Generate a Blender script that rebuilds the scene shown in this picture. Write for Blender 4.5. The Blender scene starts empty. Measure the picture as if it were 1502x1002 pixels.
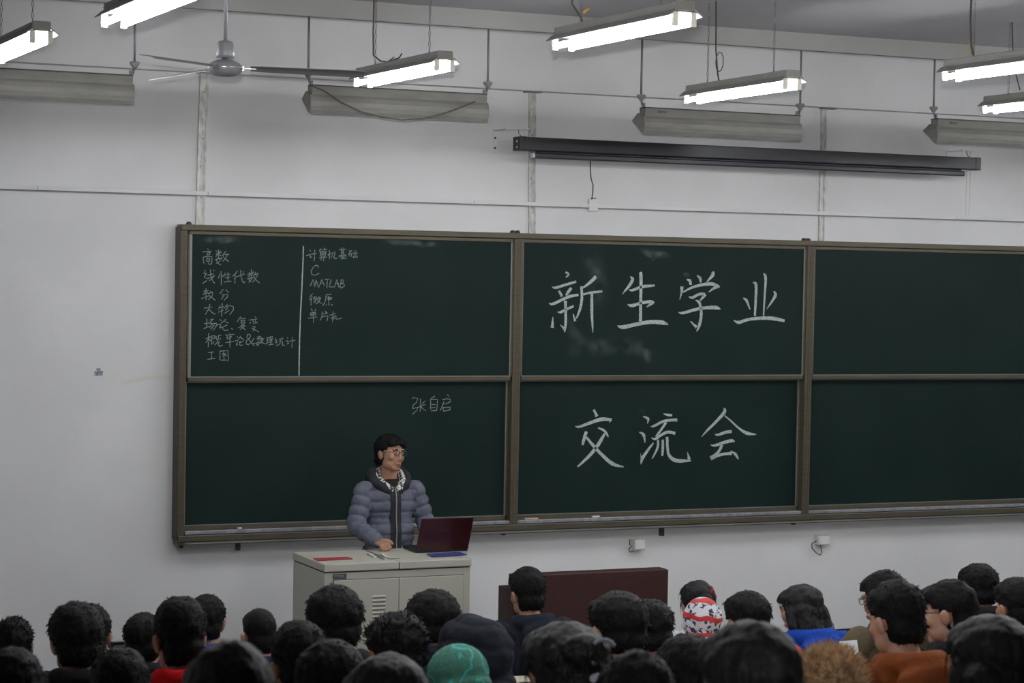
import bpy, bmesh, math, random
import numpy as np
from mathutils import Vector, Matrix, Euler, noise
random.seed(7)
S = bpy.context.scene
COL = S.collection
PI = math.pi

# ------------------------------------------------------------------ camera
F_PX = 3200.0
YAW, PITCH, ROLL = math.radians(24.296), math.radians(-1.745), math.radians(1.008)
CAM = Vector((-3.8796, -13.8493, 2.7571))
def cam_axes():
    cy, sy = math.cos(YAW), math.sin(YAW)
    f = Vector((sy*math.cos(PITCH), cy*math.cos(PITCH), math.sin(PITCH)))
    r = Vector((cy, -sy, 0)); u = r.cross(f)
    c, s = math.cos(ROLL), math.sin(ROLL)
    return c*r + s*u, -s*r + c*u, f
RR, UU, FF = cam_axes()
cd = bpy.data.cameras.new('camera'); cam = bpy.data.objects.new('camera', cd); COL.objects.link(cam)
cd.sensor_width = 36; cd.lens = F_PX/1502*36; cd.clip_start = 0.05; cd.clip_end = 100
m = Matrix((RR, UU, -FF)).transposed().to_4x4(); m.translation = CAM
cam.matrix_world = m; S.camera = cam
cd.dof.use_dof = True; cd.dof.focus_distance = 14.5; cd.dof.aperture_fstop = 7.5

# ------------------------------------------------------------------ world, exposure
w = bpy.data.worlds.new('world'); S.world = w; w.use_nodes = True
w.node_tree.nodes['Background'].inputs[0].default_value = (0.55, 0.6, 0.7, 1)
w.node_tree.nodes['Background'].inputs[1].default_value = 0.05
TUBE = 92.0
# the photographer's small flash, just above the lens (its thin shadows show under the fan blades)
fl = bpy.data.lights.new('flash', 'SPOT'); fl.energy = 1900; fl.spot_size = math.radians(44); fl.spot_blend = 1.0; fl.shadow_soft_size = .03; fl.color = (1.0, .98, .97)
fo = bpy.data.objects.new('flash', fl); COL.objects.link(fo); fo.location = CAM + UU*.16 - FF*.02
fo.rotation_euler = (FF + RR*(1000-751)/F_PX - UU*(40-501)/F_PX).to_track_quat('-Z', 'Y').to_euler()
S.view_settings.view_transform = 'Standard'; S.view_settings.look = 'None'
S.view_settings.gamma = 1; S.view_settings.use_curve_mapping = False
S.view_settings.exposure = 0.0

# ------------------------------------------------------------------ survey helpers: photo measurement -> point on a real plane
def ray(u, v): return FF + RR*(u-751)/F_PX - UU*(v-501)/F_PX
def aty(u, v, y):
    d = ray(u, v); return CAM + d*((y-CAM.y)/d.y)
def atz(u, v, z):
    d = ray(u, v); return CAM + d*((z-CAM.z)/d.z)
WY = 0.12       # front wall plane

# ------------------------------------------------------------------ materials
def mat(name, col, rough=0.6, metal=0.0, var=0.0, vscale=8, bump=0.0, bscale=60, col2=None, spec=0.5, emis=None, stretch=None, detail=4, sheen=0):
    m = bpy.data.materials.new(name); m.use_nodes = True
    nt = m.node_tree; b = nt.nodes['Principled BSDF']
    b.inputs['Base Color'].default_value = (*col, 1); b.inputs['Roughness'].default_value = rough
    b.inputs['Metallic'].default_value = metal; b.inputs['Specular IOR Level'].default_value = spec
    if sheen: b.inputs['Sheen Weight'].default_value = sheen
    if emis:
        b.inputs['Emission Color'].default_value = (*emis[0], 1); b.inputs['Emission Strength'].default_value = emis[1]
    tc = nt.nodes.new('ShaderNodeTexCoord'); mp = nt.nodes.new('ShaderNodeMapping')
    nt.links.new(tc.outputs['Object'], mp.inputs[0])
    if stretch: mp.inputs['Scale'].default_value = stretch
    if var or col2:
        n = nt.nodes.new('ShaderNodeTexNoise'); n.inputs['Scale'].default_value = vscale; n.inputs['Detail'].default_value = detail
        nt.links.new(mp.outputs[0], n.inputs[0])
        r = nt.nodes.new('ShaderNodeValToRGB'); nt.links.new(n.outputs[0], r.inputs[0])
        c2 = col2 or tuple(c*(1-var) for c in col)
        r.color_ramp.elements[0].position = 0.38; r.color_ramp.elements[1].position = 0.62
        r.color_ramp.elements[0].color = (*c2, 1); r.color_ramp.elements[1].color = (*(tuple(min(1, c*(1+var*.5)) for c in col) if not col2 else col), 1)
        nt.links.new(r.outputs[0], b.inputs['Base Color'])
    if bump:
        n2 = nt.nodes.new('ShaderNodeTexNoise'); n2.inputs['Scale'].default_value = bscale; n2.inputs['Detail'].default_value = 3
        nt.links.new(mp.outputs[0], n2.inputs[0])
        bp = nt.nodes.new('ShaderNodeBump'); bp.inputs['Strength'].default_value = bump; bp.inputs['Distance'].default_value = 0.01
        nt.links.new(n2.outputs[0], bp.inputs['Height']); nt.links.new(bp.outputs[0], b.inputs['Normal'])
    return m
M = {}
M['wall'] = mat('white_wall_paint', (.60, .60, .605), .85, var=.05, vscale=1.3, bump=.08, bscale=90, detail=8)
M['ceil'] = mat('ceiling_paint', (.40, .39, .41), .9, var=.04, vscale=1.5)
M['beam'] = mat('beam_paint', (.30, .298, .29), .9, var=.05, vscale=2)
M['floor'] = mat('terrazzo_floor', (.10, .10, .095), .5, var=.25, vscale=40)
M['wood_floor'] = mat('platform_boards', (.09, .085, .08), .5, var=.2, vscale=10, stretch=(1, 8, 1))
M['galv'] = mat('galvanised_steel', (.52, .53, .48), .45, .3, col2=(.33, .34, .33), vscale=26, stretch=(1.5, 1.5, .6), detail=8)
M['trunk'] = mat('white_plastic_trunking', (.57, .57, .57), .5)
M['plast'] = mat('ivory_plastic', (.52, .52, .46), .45)
M['frame'] = mat('bronze_anodised_aluminium', (.088, .075, .050), .45, .3, var=.12, vscale=5, stretch=(1, 1, 8))
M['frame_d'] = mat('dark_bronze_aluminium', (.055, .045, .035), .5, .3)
M['frame_l'] = mat('pale_aluminium_edge', (.20, .21, .20), .45, .5)
M['silver'] = mat('silver_ledge', (.30, .30, .32), .4, .5, var=.2, vscale=4, stretch=(6, 1, 1))
M['green'] = mat('green_enamel_board', (.0062, .0165, .0142), .55, col2=(.0082, .0195, .0172), vscale=1.8, detail=7, spec=.12)
M['green_low'] = M['green']
M['chalk_e'] = mat('chalk_line', (.42, .46, .47), .95, col2=(.25, .29, .29), vscale=110, detail=2)
M['chalk_f'] = mat('chalk_fill', (.15, .18, .19), .95, col2=(.06, .085, .09), vscale=90, detail=3)
M['chalk_s'] = mat('thin_chalk_line', (.25, .29, .29), .95, col2=(.11, .14, .14), vscale=90, detail=2)
M['black'] = mat('black_plastic', (.012, .012, .014), .45)
M['blackm'] = mat('black_painted_metal', (.016, .016, .02), .4, var=.1, vscale=4)
M['navy_tube'] = mat('dark_blue_screen_bar', (.014, .015, .024), .4)
M['screenred'] = mat('faded_red_print', (.06, .012, .012), .6)
M['lampgrey'] = mat('grey_enamel_lamp', (.20, .195, .18), .5, .1, var=.08, vscale=9)
M['lampback'] = mat('dusty_grey_lamp_back', (.155, .152, .138), .6, .1, var=.12, vscale=5, stretch=(1, 4, 4))
M['lampdark'] = mat('dusty_lamp_top', (.05, .043, .033), .8, var=.3, vscale=14)
M['refl'] = mat('white_reflector_inside', (.75, .75, .75), .5)
M['tube'] = mat('fluorescent_tube', (.9, .9, .9), .4, emis=((.955, .975, 1.0), TUBE))
M['holder'] = mat('white_lamp_holder', (.7, .68, .6), .5)
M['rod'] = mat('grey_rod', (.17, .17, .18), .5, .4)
M['wire'] = mat('brown_wire', (.06, .05, .045), .7)
M['brass'] = mat('yellow_wire_nut', (.45, .30, .05), .5)
M['fan'] = mat('grey_fan_enamel', (.24, .245, .26), .4, .2)
M['fanblade'] = mat('fan_blade', (.20, .20, .20), .5, .2)
M['chrome'] = mat('chrome', (.55, .55, .55), .2, .9)
M['cab'] = mat('ivory_painted_steel', (.345, .338, .29), .5, var=.03, vscale=2, bump=.02, bscale=200)
M['cabdark'] = mat('shadow_gap', (.03, .03, .028), .8)
M['plate'] = mat('dark_name_plate', (.04, .04, .055), .4)
M['white'] = mat('white_paint_marks', (.6, .6, .6), .7)
M['red_paper'] = mat('red_booklet', (.28, .025, .03), .5, var=.1, vscale=30)
M['blue_folder'] = mat('blue_folder', (.03, .035, .16), .5)
M['paper'] = mat('white_paper', (.72, .73, .74), .8)
M['laptop'] = mat('dark_red_laptop_lid', (.045, .008, .011), .35, col2=(.03, .006, .009), vscale=4)
M['maroon'] = mat('dark_red_wood', (.040, .011, .010), .5, col2=(.028, .008, .0075), vscale=6, stretch=(1.2, 4, 22), detail=6)
M['maroon_d'] = mat('dark_red_wood_edge', (.02, .008, .008), .5)
M['desk'] = mat('beige_desk_laminate', (.40, .36, .28), .5, var=.06, vscale=9, stretch=(1, 6, 1))
M['blueseat'] = mat('blue_plastic_seat', (.025, .06, .33), .4)
M['steel'] = mat('grey_steel_leg', (.2, .2, .21), .5, .5)
M['skin'] = mat('skin', (.34, .18, .115), .55, col2=(.30, .15, .095), vscale=12)
M['skin2'] = mat('skin_paler', (.40, .23, .16), .55, col2=(.37, .19, .13), vscale=12)
M['lip'] = mat('lips', (.26, .085, .07), .5)
M['hair'] = mat('black_hair', (.0038, .0036, .0042), .6, col2=(.0065, .006, .0066), vscale=60, bump=.4, bscale=160, stretch=(2, 2, .5), spec=.12)
M['hairlong'] = mat('long_black_hair', (.0045, .0042, .005), .5, col2=(.009, .0085, .010), vscale=45, bump=.4, bscale=120, stretch=(3, 3, .3), spec=.2)
M['eye_w'] = mat('eye_white', (.5, .48, .46), .3)
M['eye_b'] = mat('dark_iris', (.01, .008, .007), .2)
M['glasses'] = mat('dark_spectacle_frame', (.015, .018, .03), .35)
M['glassblue'] = mat('blue_spectacle_temple', (.02, .07, .14), .35)
g = bpy.data.materials.new('clear_lens'); g.use_nodes = True
gb = g.node_tree.nodes['Principled BSDF']; gb.inputs['Transmission Weight'].default_value = 1; gb.inputs['Roughness'].default_value = 0.02; gb.inputs['IOR'].default_value = 1.02
gb.inputs['Base Color'].default_value = (.95, .97, 1, 1)
M['lens'] = g
def cloth(name, c, **k): return mat(name, c, .85, var=.12, vscale=14, bump=.25, bscale=70, spec=.12, **k)
M['puffer'] = cloth('grey_blue_quilted_nylon', (.098, .106, .138))
M['charcoal'] = cloth('charcoal_cloth', (.025, .026, .03))
M['brownknit'] = cloth('dark_brown_knit', (.020, .014, .010))
M['darktrousers'] = cloth('dark_trousers', (.02, .022, .03))
for n, c in dict(black=(.010, .010, .012), navy=(.013, .018, .032), dknavy=(.012, .014, .022), red=(.55, .008, .010), blue=(.010, .045, .28), orange=(.19, .052, .015),
                 khaki=(.10, .078, .05), white=(.5, .5, .52), grey=(.05, .05, .055), teal=(.012, .035, .035), purple=(.03, .02, .05), olive=(.03, .035, .03),
                 orangered=(.42, .07, .02), royal=(.03, .05, .22), tan=(.16, .10, .06)).items():
    M['c_'+n] = cloth(n+'_cloth', c)
M['fur'] = mat('tan_fur', (.50, .32, .17), .9, col2=(.24, .14, .07), vscale=40)
# teal knit with paler swirl
def knit_teal():
    m = mat('teal_knit', (.045, .20, .145), .9, bump=.5, bscale=160)
    nt = m.node_tree; b = nt.nodes['Principled BSDF']
    tc = nt.nodes.new('ShaderNodeTexCoord'); wv = nt.nodes.new('ShaderNodeTexNoise'); wv.inputs['Scale'].default_value = 9; wv.inputs['Detail'].default_value = 0
    wv.inputs['Distortion'].default_value = 1.2
    nt.links.new(tc.outputs['Object'], wv.inputs[0])
    r = nt.nodes.new('ShaderNodeValToRGB'); nt.links.new(wv.outputs[0], r.inputs[0])
    e = r.color_ramp.elements; e[0].position = .47; e[0].color = (.055, .20, .145, 1); e[1].position = .57; e[1].color = (.055, .20, .145, 1)
    a = e.new(.5); a.color = (.05, .42, .42, 1); a = e.new(.54); a.color = (.05, .42, .42, 1)
    nt.links.new(r.outputs[0], b.inputs['Base Color']); return m
M['teal_knit'] = knit_teal()
def print_mat():
    m = mat('red_white_print', (.5, .5, .52), .7)
    nt = m.node_tree; b = nt.nodes['Principled BSDF']
    tc = nt.nodes.new('ShaderNodeTexCoord')
    v = nt.nodes.new('ShaderNodeTexNoise'); v.inputs['Scale'].default_value = 42; v.inputs['Detail'].default_value = 3; nt.links.new(tc.outputs['Object'], v.inputs[0])
    r = nt.nodes.new('ShaderNodeValToRGB'); nt.links.new(v.outputs[0], r.inputs[0]); r.color_ramp.interpolation = 'CONSTANT'
    e = r.color_ramp.elements; e[0].position = 0; e[0].color = (.015, .02, .05, 1); e[1].position = .45; e[1].color = (.5, .5, .54, 1)
    wv = nt.nodes.new('ShaderNodeTexWave'); wv.bands_direction = 'Z'; wv.inputs['Scale'].default_value = 4.0; wv.inputs['Distortion'].default_value = 5; nt.links.new(tc.outputs['Object'], wv.inputs[0])
    r2 = nt.nodes.new('ShaderNodeValToRGB'); nt.links.new(wv.outputs[0], r2.inputs[0]); r2.color_ramp.elements[0].position = .76; r2.color_ramp.elements[1].position = .8
    mx = nt.nodes.new('ShaderNodeMix'); mx.data_type = 'RGBA'
    nt.links.new(r2.outputs[0], mx.inputs[0]); nt.links.new(r.outputs[0], mx.inputs[6]); mx.inputs[7].default_value = (.42, .02, .02, 1)
    nt.links.new(mx.outputs[2], b.inputs['Base Color']); return m
M['print'] = print_mat()
def plaid_mat():
    m = mat('plaid_lining', (.4, .4, .38), .8); nt = m.node_tree; b = nt.nodes['Principled BSDF']
    tc = nt.nodes.new('ShaderNodeTexCoord'); ck = nt.nodes.new('ShaderNodeTexChecker'); ck.inputs['Scale'].default_value = 55
    ck.inputs[1].default_value = (.5, .5, .45, 1); ck.inputs[2].default_value = (.012, .016, .04, 1)
    nt.links.new(tc.outputs['Object'], ck.inputs[0]); nt.links.new(ck.outputs[0], b.inputs['Base Color']); return m
M['plaid'] = plaid_mat()

# ------------------------------------------------------------------ geometry helpers
def tagp(o, label=None, cat=None, group=None, kind=None):
    if label: o['label'] = label
    if cat: o['category'] = cat
    if group: o['group'] = group
    if kind: o['kind'] = kind
    return o
def obj(name, data, parent=None, mats=None, loc=None, smooth=False):
    if isinstance(data, bmesh.types.BMesh):
        me = bpy.data.meshes.new(name); data.to_mesh(me); data.free()
    else: me = data
    if mats is not None:
        me.materials.clear()
        for x in (mats if isinstance(mats, (list, tuple)) else [mats]): me.materials.append(M[x] if isinstance(x, str) else x)
    if smooth:
        me.polygons.foreach_set('use_smooth', [True]*len(me.polygons))
    o = bpy.data.objects.new(name, me); COL.objects.link(o)
    if loc is not None: o.location = loc
    if parent is not None: o.parent = parent
    return o
def empty(name, loc=(0, 0, 0), rz=0, **k):
    o = bpy.data.objects.new(name, None); COL.objects.link(o); o.location = loc; o.rotation_euler = (0, 0, rz); o.empty_display_size = .1
    return tagp(o, **k)
def box(bm, x0, x1, y0, y1, z0, z1, mi=0, bev=0.0):
    vs = [bm.verts.new((x, y, z)) for z in (z0, z1) for y in (y0, y1) for x in (x0, x1)]
    fs = [bm.faces.new([vs[i] for i in q]) for q in ((0, 2, 3, 1), (4, 5, 7, 6), (0, 1, 5, 4), (2, 6, 7, 3), (0, 4, 6, 2), (1, 3, 7, 5))]
    for f in fs: f.material_index = mi
    if bev:
        es = list({e for f in fs for e in f.edges})
        r = bmesh.ops.bevel(bm, geom=es, offset=bev, segments=2, affect='EDGES', profile=.5)
        for f in r['faces']: f.material_index = mi
    return vs
def B(*a, **k):
    bm = bmesh.new(); box(bm, *a, **k); return bm
def tube(bm, pts, r, seg=8, mi=0, closed=False, caps=True):
    pts = [Vector(p) for p in pts]; rs = r if isinstance(r, (list, tuple)) else [r]*len(pts)
    rings = []; n = len(pts); prev = None
    for i, p in enumerate(pts):
        a = pts[(i-1) % n] if (closed or i > 0) else p; b = pts[(i+1) % n] if (closed or i < n-1) else p
        d = (b-a).normalized()
        if prev is None:
            q = Vector((0, 0, 1)) if abs(d.z) < .9 else Vector((1, 0, 0)); s = d.cross(q).normalized()
        else: s = (prev - d*prev.dot(d)).normalized()
        prev = s; t = d.cross(s)
        rings.append([bm.verts.new(p + (s*math.cos(2*PI*k/seg)+t*math.sin(2*PI*k/seg))*rs[i]) for k in range(seg)])
    for i in range(n if closed else n-1):
        A, Bq = rings[i], rings[(i+1) % n]
        for k in range(seg):
            f = bm.faces.new((A[k], A[(k+1) % seg], Bq[(k+1) % seg], Bq[k])); f.material_index = mi; f.smooth = True
    if caps and not closed:
        for rg in (rings[0][::-1], rings[-1]):
            f = bm.faces.new(rg); f.material_index = mi
    return bm
def T(pts, r, **k): return tube(bmesh.new(), pts, r, **k)
def lathe(bm, prof, seg=24, mi=0, c=(0, 0, 0)):
    rings = []
    for r, z in prof: rings.append([bm.verts.new((c[0]+r*math.cos(2*PI*k/seg), c[1]+r*math.sin(2*PI*k/seg), c[2]+z)) for k in range(seg)])
    for A, Bq in zip(rings, rings[1:]):
        for k in range(seg):
            f = bm.faces.new((A[k], A[(k+1) % seg], Bq[(k+1) % seg], Bq[k])); f.material_index = mi; f.smooth = True
    bm.faces.new(rings[0][::-1]); bm.faces.new(rings[-1])
    return bm
def extrude(bm, prof, x0, x1, axis='x', mi=0):
    """closed profile of (y,z) swept along x (or (x,z) along y)"""
    def P(a, b, t): return (t, a, b) if axis == 'x' else (a, t, b)
    A = [bm.verts.new(P(a, b, x0)) for a, b in prof]; C2 = [bm.verts.new(P(a, b, x1)) for a, b in prof]
    n = len(prof)
    for i in range(n):
        f = bm.faces.new((A[i], A[(i+1) % n], C2[(i+1) % n], C2[i])); f.material_index = mi
    bm.faces.new(A[::-1]).material_index = mi; bm.faces.new(C2).material_index = mi
    bmesh.ops.recalc_face_normals(bm, faces=bm.faces[:])
    return bm
def copy_tree(o, parent=None):
    c = o.copy(); COL.objects.link(c); c.parent = parent
    if parent is not None: c.matrix_parent_inverse = o.matrix_parent_inverse.copy()
    for ch in [x for x in bpy.data.objects if x.parent is o]: copy_tree(ch, c)
    return c

# ================================================================== SETTING
X0, X1, Y1 = -6.0, 11.5, -16.2
ZC = 4.45
def struct(name, bm, m, parent=None, **k): 
    o = obj(name, bm, parent, m); o['kind'] = 'structure'; return o
struct('wall_front', B(X0, X1, WY, WY+.2, -.3, ZC), 'wall')
struct('wall_left', B(X0-.2, X0, Y1, WY+.2, -.3, ZC+1), 'wall')
struct('wall_right', B(X1, X1+.2, Y1, WY+.2, -.3, ZC+1), 'wall')
struct('wall_back', B(X0, X1, Y1-.2, Y1, -.3, ZC+1), 'wall')
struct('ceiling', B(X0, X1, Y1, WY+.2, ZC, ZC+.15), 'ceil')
# the wall above the board steps forward as a shallow band
zs = 4.045
struct('trim_1', B(X0, X1, WY-.11, WY, zs, ZC), 'wall')
# downstand beam the board lamps hang from
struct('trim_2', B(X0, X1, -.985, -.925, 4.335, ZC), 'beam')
# tiers of the auditorium
ROWY = [-3.6-.85*k for k in range(10)]
def floor_z(k): return round(.62-.141*ROWY[k]-1.24, 3)
bm = bmesh.new()
box(bm, X0, X1, -3.0, WY, -.3, 0)
struct('floor', bm, 'wood_floor')
bm = bmesh.new()
for k in range(10):
    y0 = -3.0 if k == 0 else ROWY[k]+.28+.1
    y1 = ROWY[k+1]+.38 if k < 9 else Y1
    box(bm, X0, X1, y1, y0, -.35, floor_z(k) if k else floor_z(0))
struct('floor_tiers', bm, 'floor')
bm = bmesh.new(); box(bm, X0, X1, WY-.012, WY, 0, .12)
struct('baseboard_front', bm, 'maroon_d')

# galvanised strips on the wall above the board
def strip(n, ut, vt, ub, vb, wpx):
    a = aty(ut, vt, WY); b = aty(ub, vb, WY); hw = wpx/2/212
    bm = bmesh.new(); zt = zs if n < 9 else a.z; zb = 3.03
    y0 = WY-.018
    for s0, s1, d in ((-hw, -hw+.012, .012), (-hw+.012, hw-.012, 0), (hw-.012, hw, .008)):
        v = []
        for x, z in ((a.x, zt), (b.x, zb)):
            for yy in (y0+.0+(.0 if d else .006), WY):
                v += [bm.verts.new((x+s0, yy-d*0, z)), bm.verts.new((x+s1, yy-d*0, z))]
        for q in ((0, 1, 3, 2), (4, 6, 7, 5), (0, 4, 5, 1), (2, 3, 7, 6), (0, 2, 6, 4), (1, 5, 7, 3)): bm.faces.new([v[i] for i in q])
    bmesh.ops.recalc_face_normals(bm, faces=bm.faces[:])
    o = struct('trim_%d' % n, bm, 'galv')
    for t in (.12, .3, .42, .6, .8):
        x = a.x+(b.x-a.x)*t; z = zt+(zb-zt)*t
        s = bmesh.new(); lathe(s, [(.004, 0), (.004, .003), (.002, .005)], 8)
        so = obj('screw', s, o, 'rod', (x+random.uniform(-.01, .01), y0, z)); so.rotation_euler = (PI/2, 0, 0)
strip(3, 299, 112, 292.5, 327, 12.5)
strip(4, 780, 134, 779.8, 327, 11)
strip(5, 1207.6, 157, 1203.7, 345, 10)
for n, (u, v) in enumerate(((780, 131), (1214, 155))):
    p = aty(u, v, WY-.04)
    o = obj('trim_%d' % (6+n), B(p.x-.05, p.x+.07, WY-.06, WY, zs-.008, zs), None, 'rod'); o['kind'] = 'structure'

p = aty(1423, 280, WY)
for n, xx in ((8, 1418), (9, 1423.5)):
    q = aty(xx, 260, WY); o = obj('trim_%d' % n, B(q.x-.006, q.x+.006, WY-.006, WY, 3.28, 3.78, bev=.002), None, 'wall'); o['kind'] = 'structure'
# white cable trunking
pa, pb = aty(0, 275.5, WY), aty(1502, 321.5, WY)
zt = (pa.z+pb.z)/2
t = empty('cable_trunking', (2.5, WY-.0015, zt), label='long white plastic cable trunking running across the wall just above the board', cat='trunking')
xs = [X0+.05, -.92, .2, 2.11, 4.6, 6.15, 8.6, X1-.05]
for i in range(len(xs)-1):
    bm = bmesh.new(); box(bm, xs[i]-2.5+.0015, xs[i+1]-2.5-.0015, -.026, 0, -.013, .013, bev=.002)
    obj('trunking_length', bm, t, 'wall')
    obj('trunking_shadow_strip', B(xs[i]-2.5, xs[i+1]-2.5, -.022, 0, -.018, -.013), t, 'rod')  # grey strip painted in as the shadow line below the trunking
print('TRUNK z', pa.z, pb.z)
# sockets under the board and outlet of the screen
def socket(u, v, y, w_, h_, lab, cabs):
    p = aty(u, v, y); t = empty('wall_socket', p, label=lab, cat='socket')
    obj('socket_box', B(-w_/2, w_/2, -.03, WY-y, -h_/2, h_/2, bev=.004), t, 'plast')
    obj('socket_face', B(-w_/2+.006, w_/2-.006, -.034, -.03, -h_/2+.006, h_/2-.006), t, 'trunk')
    for c in cabs:
        obj('cable', T([Vector(aty(a, b, y-.02))-p for a, b in c], .0035, seg=6), t, 'black')
    return t
socket(936, 798.5, WY-.03, .085, .075, 'small ivory wall socket under the board beside the middle hook', [[(924, 791), (923.5, 799), (926, 801), (922, 806), (924, 810), (929, 808.5)], [(931, 793), (937, 794)]])
t = socket(1206, 792, WY-.03, .10, .07, 'ivory wall socket under the board with a looped black cable', [[(1198, 793.5), (1191, 797), (1191, 804), (1197, 811), (1203, 814.5), (1205.5, 810), (1203.5, 800)]])
t = empty('screen_outlet', aty(868, 301, WY), label='square white outlet box on the trunking below the black screen case', cat='socket')
obj('outlet_box', B(-.036, .036, -.032, 0, -.045, .045, bev=.004), t, 'trunk')
obj('gland', B(-.012, .022, -.024, -.008, .045, .052), t, 'black')
# torn sticker and tape on the left of the wall
p = aty(144.5, 545.5, WY)
bm = bmesh.new(); box(bm, -.028, .028, -.0015, 0, -.026, .006); box(bm, -.014, .012, -.0015, 0, .006, .024)
tagp(obj('torn_sticker', bm, None, mat('grey_violet_sticker', (.10, .09, .13), .7, col2=(.33, .33, .38), vscale=60), p), 'small torn grey and violet sticker on the bare wall left of the board', 'sticker')
M['tape'] = mat('yellowed_tape', (.55, .55, .50), .7)
def tape(pts, w_, lab):
    P = [aty(u, v, WY) for u, v in pts]; c = P[0]; bm = bmesh.new(); ring = []
    for q in P: ring.append([bm.verts.new((q.x-c.x, 0, q.z-c.z+s)) for s in (-w_/2, w_/2)])
    for a, b in zip(ring, ring[1:]): bm.faces.new((a[0], b[0], b[1], a[1]))
    r = bmesh.ops.extrude_face_region(bm, geom=bm.faces[:])
    for v in r['geom']:
        if isinstance(v, bmesh.types.BMVert): v.co.y -= .0012
    bmesh.ops.recalc_face_normals(bm, faces=bm.faces[:])
    tagp(obj('tape_strip', bm, None, 'tape', c), lab, 'tape')
tape([(177, 562), (200, 557), (225, 553), (254, 554)], .03, 'faded yellowish tape strip on the wall at the left edge of the board')

# ================================================================== BLACKBOARD  (front plane y = 0, bottom z = .95)
ZB = .95
XP = [0.0, 2.411, 4.793, 7.19, 9.60]
bb = empty('blackboard', (0, 0, ZB), label='long dark green sliding blackboard with bronze metal frame and white chalk writing', cat='blackboard')
W = XP[-1]
def rail(name, z0, z1, ya, yb, grooves, m='frame'):
    bm = bmesh.new(); box(bm, .0, W, ya, yb, z0, z1, bev=.004)
    for g0, g1 in grooves: box(bm, .01, W-.01, ya-.004, ya, g0, g1, mi=1)
    return obj(name, bm, bb, [m, 'frame_l'])
rail('top_rail', 2.062, 2.10, 0, .118, [])
bm = bmesh.new()
box(bm, 0, W, .004, .118, .0, .060); box(bm, .0, W, -.006, .004, .022, .060, bev=.003); box(bm, 0.03, W, -.002, .004, 0.004, .018, mi=2)
obj('bottom_rail', bm, bb, ['frame', 'frame_l', 'frame_d'])
obj('bottom_rail_edge', B(0.0, W, -.008, -.002, .058, .064), bb, 'frame_l')
obj('bottom_rail_lip', B(0.05, W, -.004, .004, .004, .017), bb, 'frame_l')
obj('chalk_ledge', B(.05, W, .012, .10, .066, .090, bev=.003), bb, 'silver')
bm = bmesh.new(); box(bm, .02, W-.02, .09, .116, .05, 2.07); obj('backing_panel', bm, bb, 'frame_d')
def post(x0, x1, first=False):
    bm = bmesh.new(); box(bm, x0, x1, .002, .118, .062, 2.06, bev=.003)
    wd = x1-x0
    for k in range(3):
        a = x0+wd*(.12+.3*k); box(bm, a, a+wd*.16, -.001, .003, .07, 2.055, mi=1)
    return obj('post', bm, bb, ['frame', 'frame_d'])
post(-.004, .041, True)
for x in XP[1:4]: post(x-.029, x+.031)
post(W-.05, W+.004)
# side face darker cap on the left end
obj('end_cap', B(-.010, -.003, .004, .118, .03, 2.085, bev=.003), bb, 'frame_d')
PANELS = {}
for i in range(4):
    xa = XP[i]+(.047 if i == 0 else .031); xb = XP[i+1]-(.029 if i < 3 else .05)
    for up in (1, 0):
        ya = .012 if up else .062
        z0, z1 = (1.073, 2.058) if up else (.092, 1.085)
        fr = .022
        pnl = obj('sliding_panel', B(xa+.002, xb-.002, ya+.010, ya+.026, z0, z1), bb, 'green')
        PANELS[(i, up)] = (pnl, ya+.010)
        bm = bmesh.new()
        yb = ya+.028
        box(bm, xa, xb, ya, yb, z1-fr, z1, bev=.002); box(bm, xa, xb, ya, yb, z0, z0+fr+.008, bev=.002)
        box(bm, xa, xa+fr*.6, ya, yb, z0, z1, bev=.002); box(bm, xb-fr*.6, xb, ya, yb, z0, z1, bev=.002)
        obj('panel_frame', bm, pnl, 'frame')
        bm = bmesh.new()
        box(bm, xa+fr*.6, xa+fr*.6+(.016 if i == 0 and up else .004), ya+.004, ya+.012, z0+fr, z1-fr); box(bm, xb-fr*.6-.008, xb-fr*.6, ya+.003, ya+.012, z0+fr, z1-fr)
        box(bm, xa+fr*.6, xb-fr*.6, ya-.001, ya+.010, z0+fr+.004, z0+fr+.0105)
        if not up: box(bm, xa, xb, ya-.001, ya+.006, z1-fr-.002, z1-fr+.006)
        obj('panel_edge', bm, pnl, 'frame_l')
for x in (.07, 2.395, 2.432, 4.77, 4.805, 7.17, 7.21):
    o = obj('pulley', lathe(bmesh.new(), [(.006, -.012), (.017, -.01), (.017, .01), (.006, .012)], 14), bb, 'black', (x-.01, .05, 2.103)); o.rotation_euler = (PI/2, 0, 0)
for x, h_ in ((.43, .05), (3.62, .06), (2.36, .012), (4.73, .012), (.04, .02)):
    obj('hook_bracket', B(x-.013, x+.013, .05, .09, -h_-.004, .0, bev=.002), bb, 'frame_d')

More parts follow.
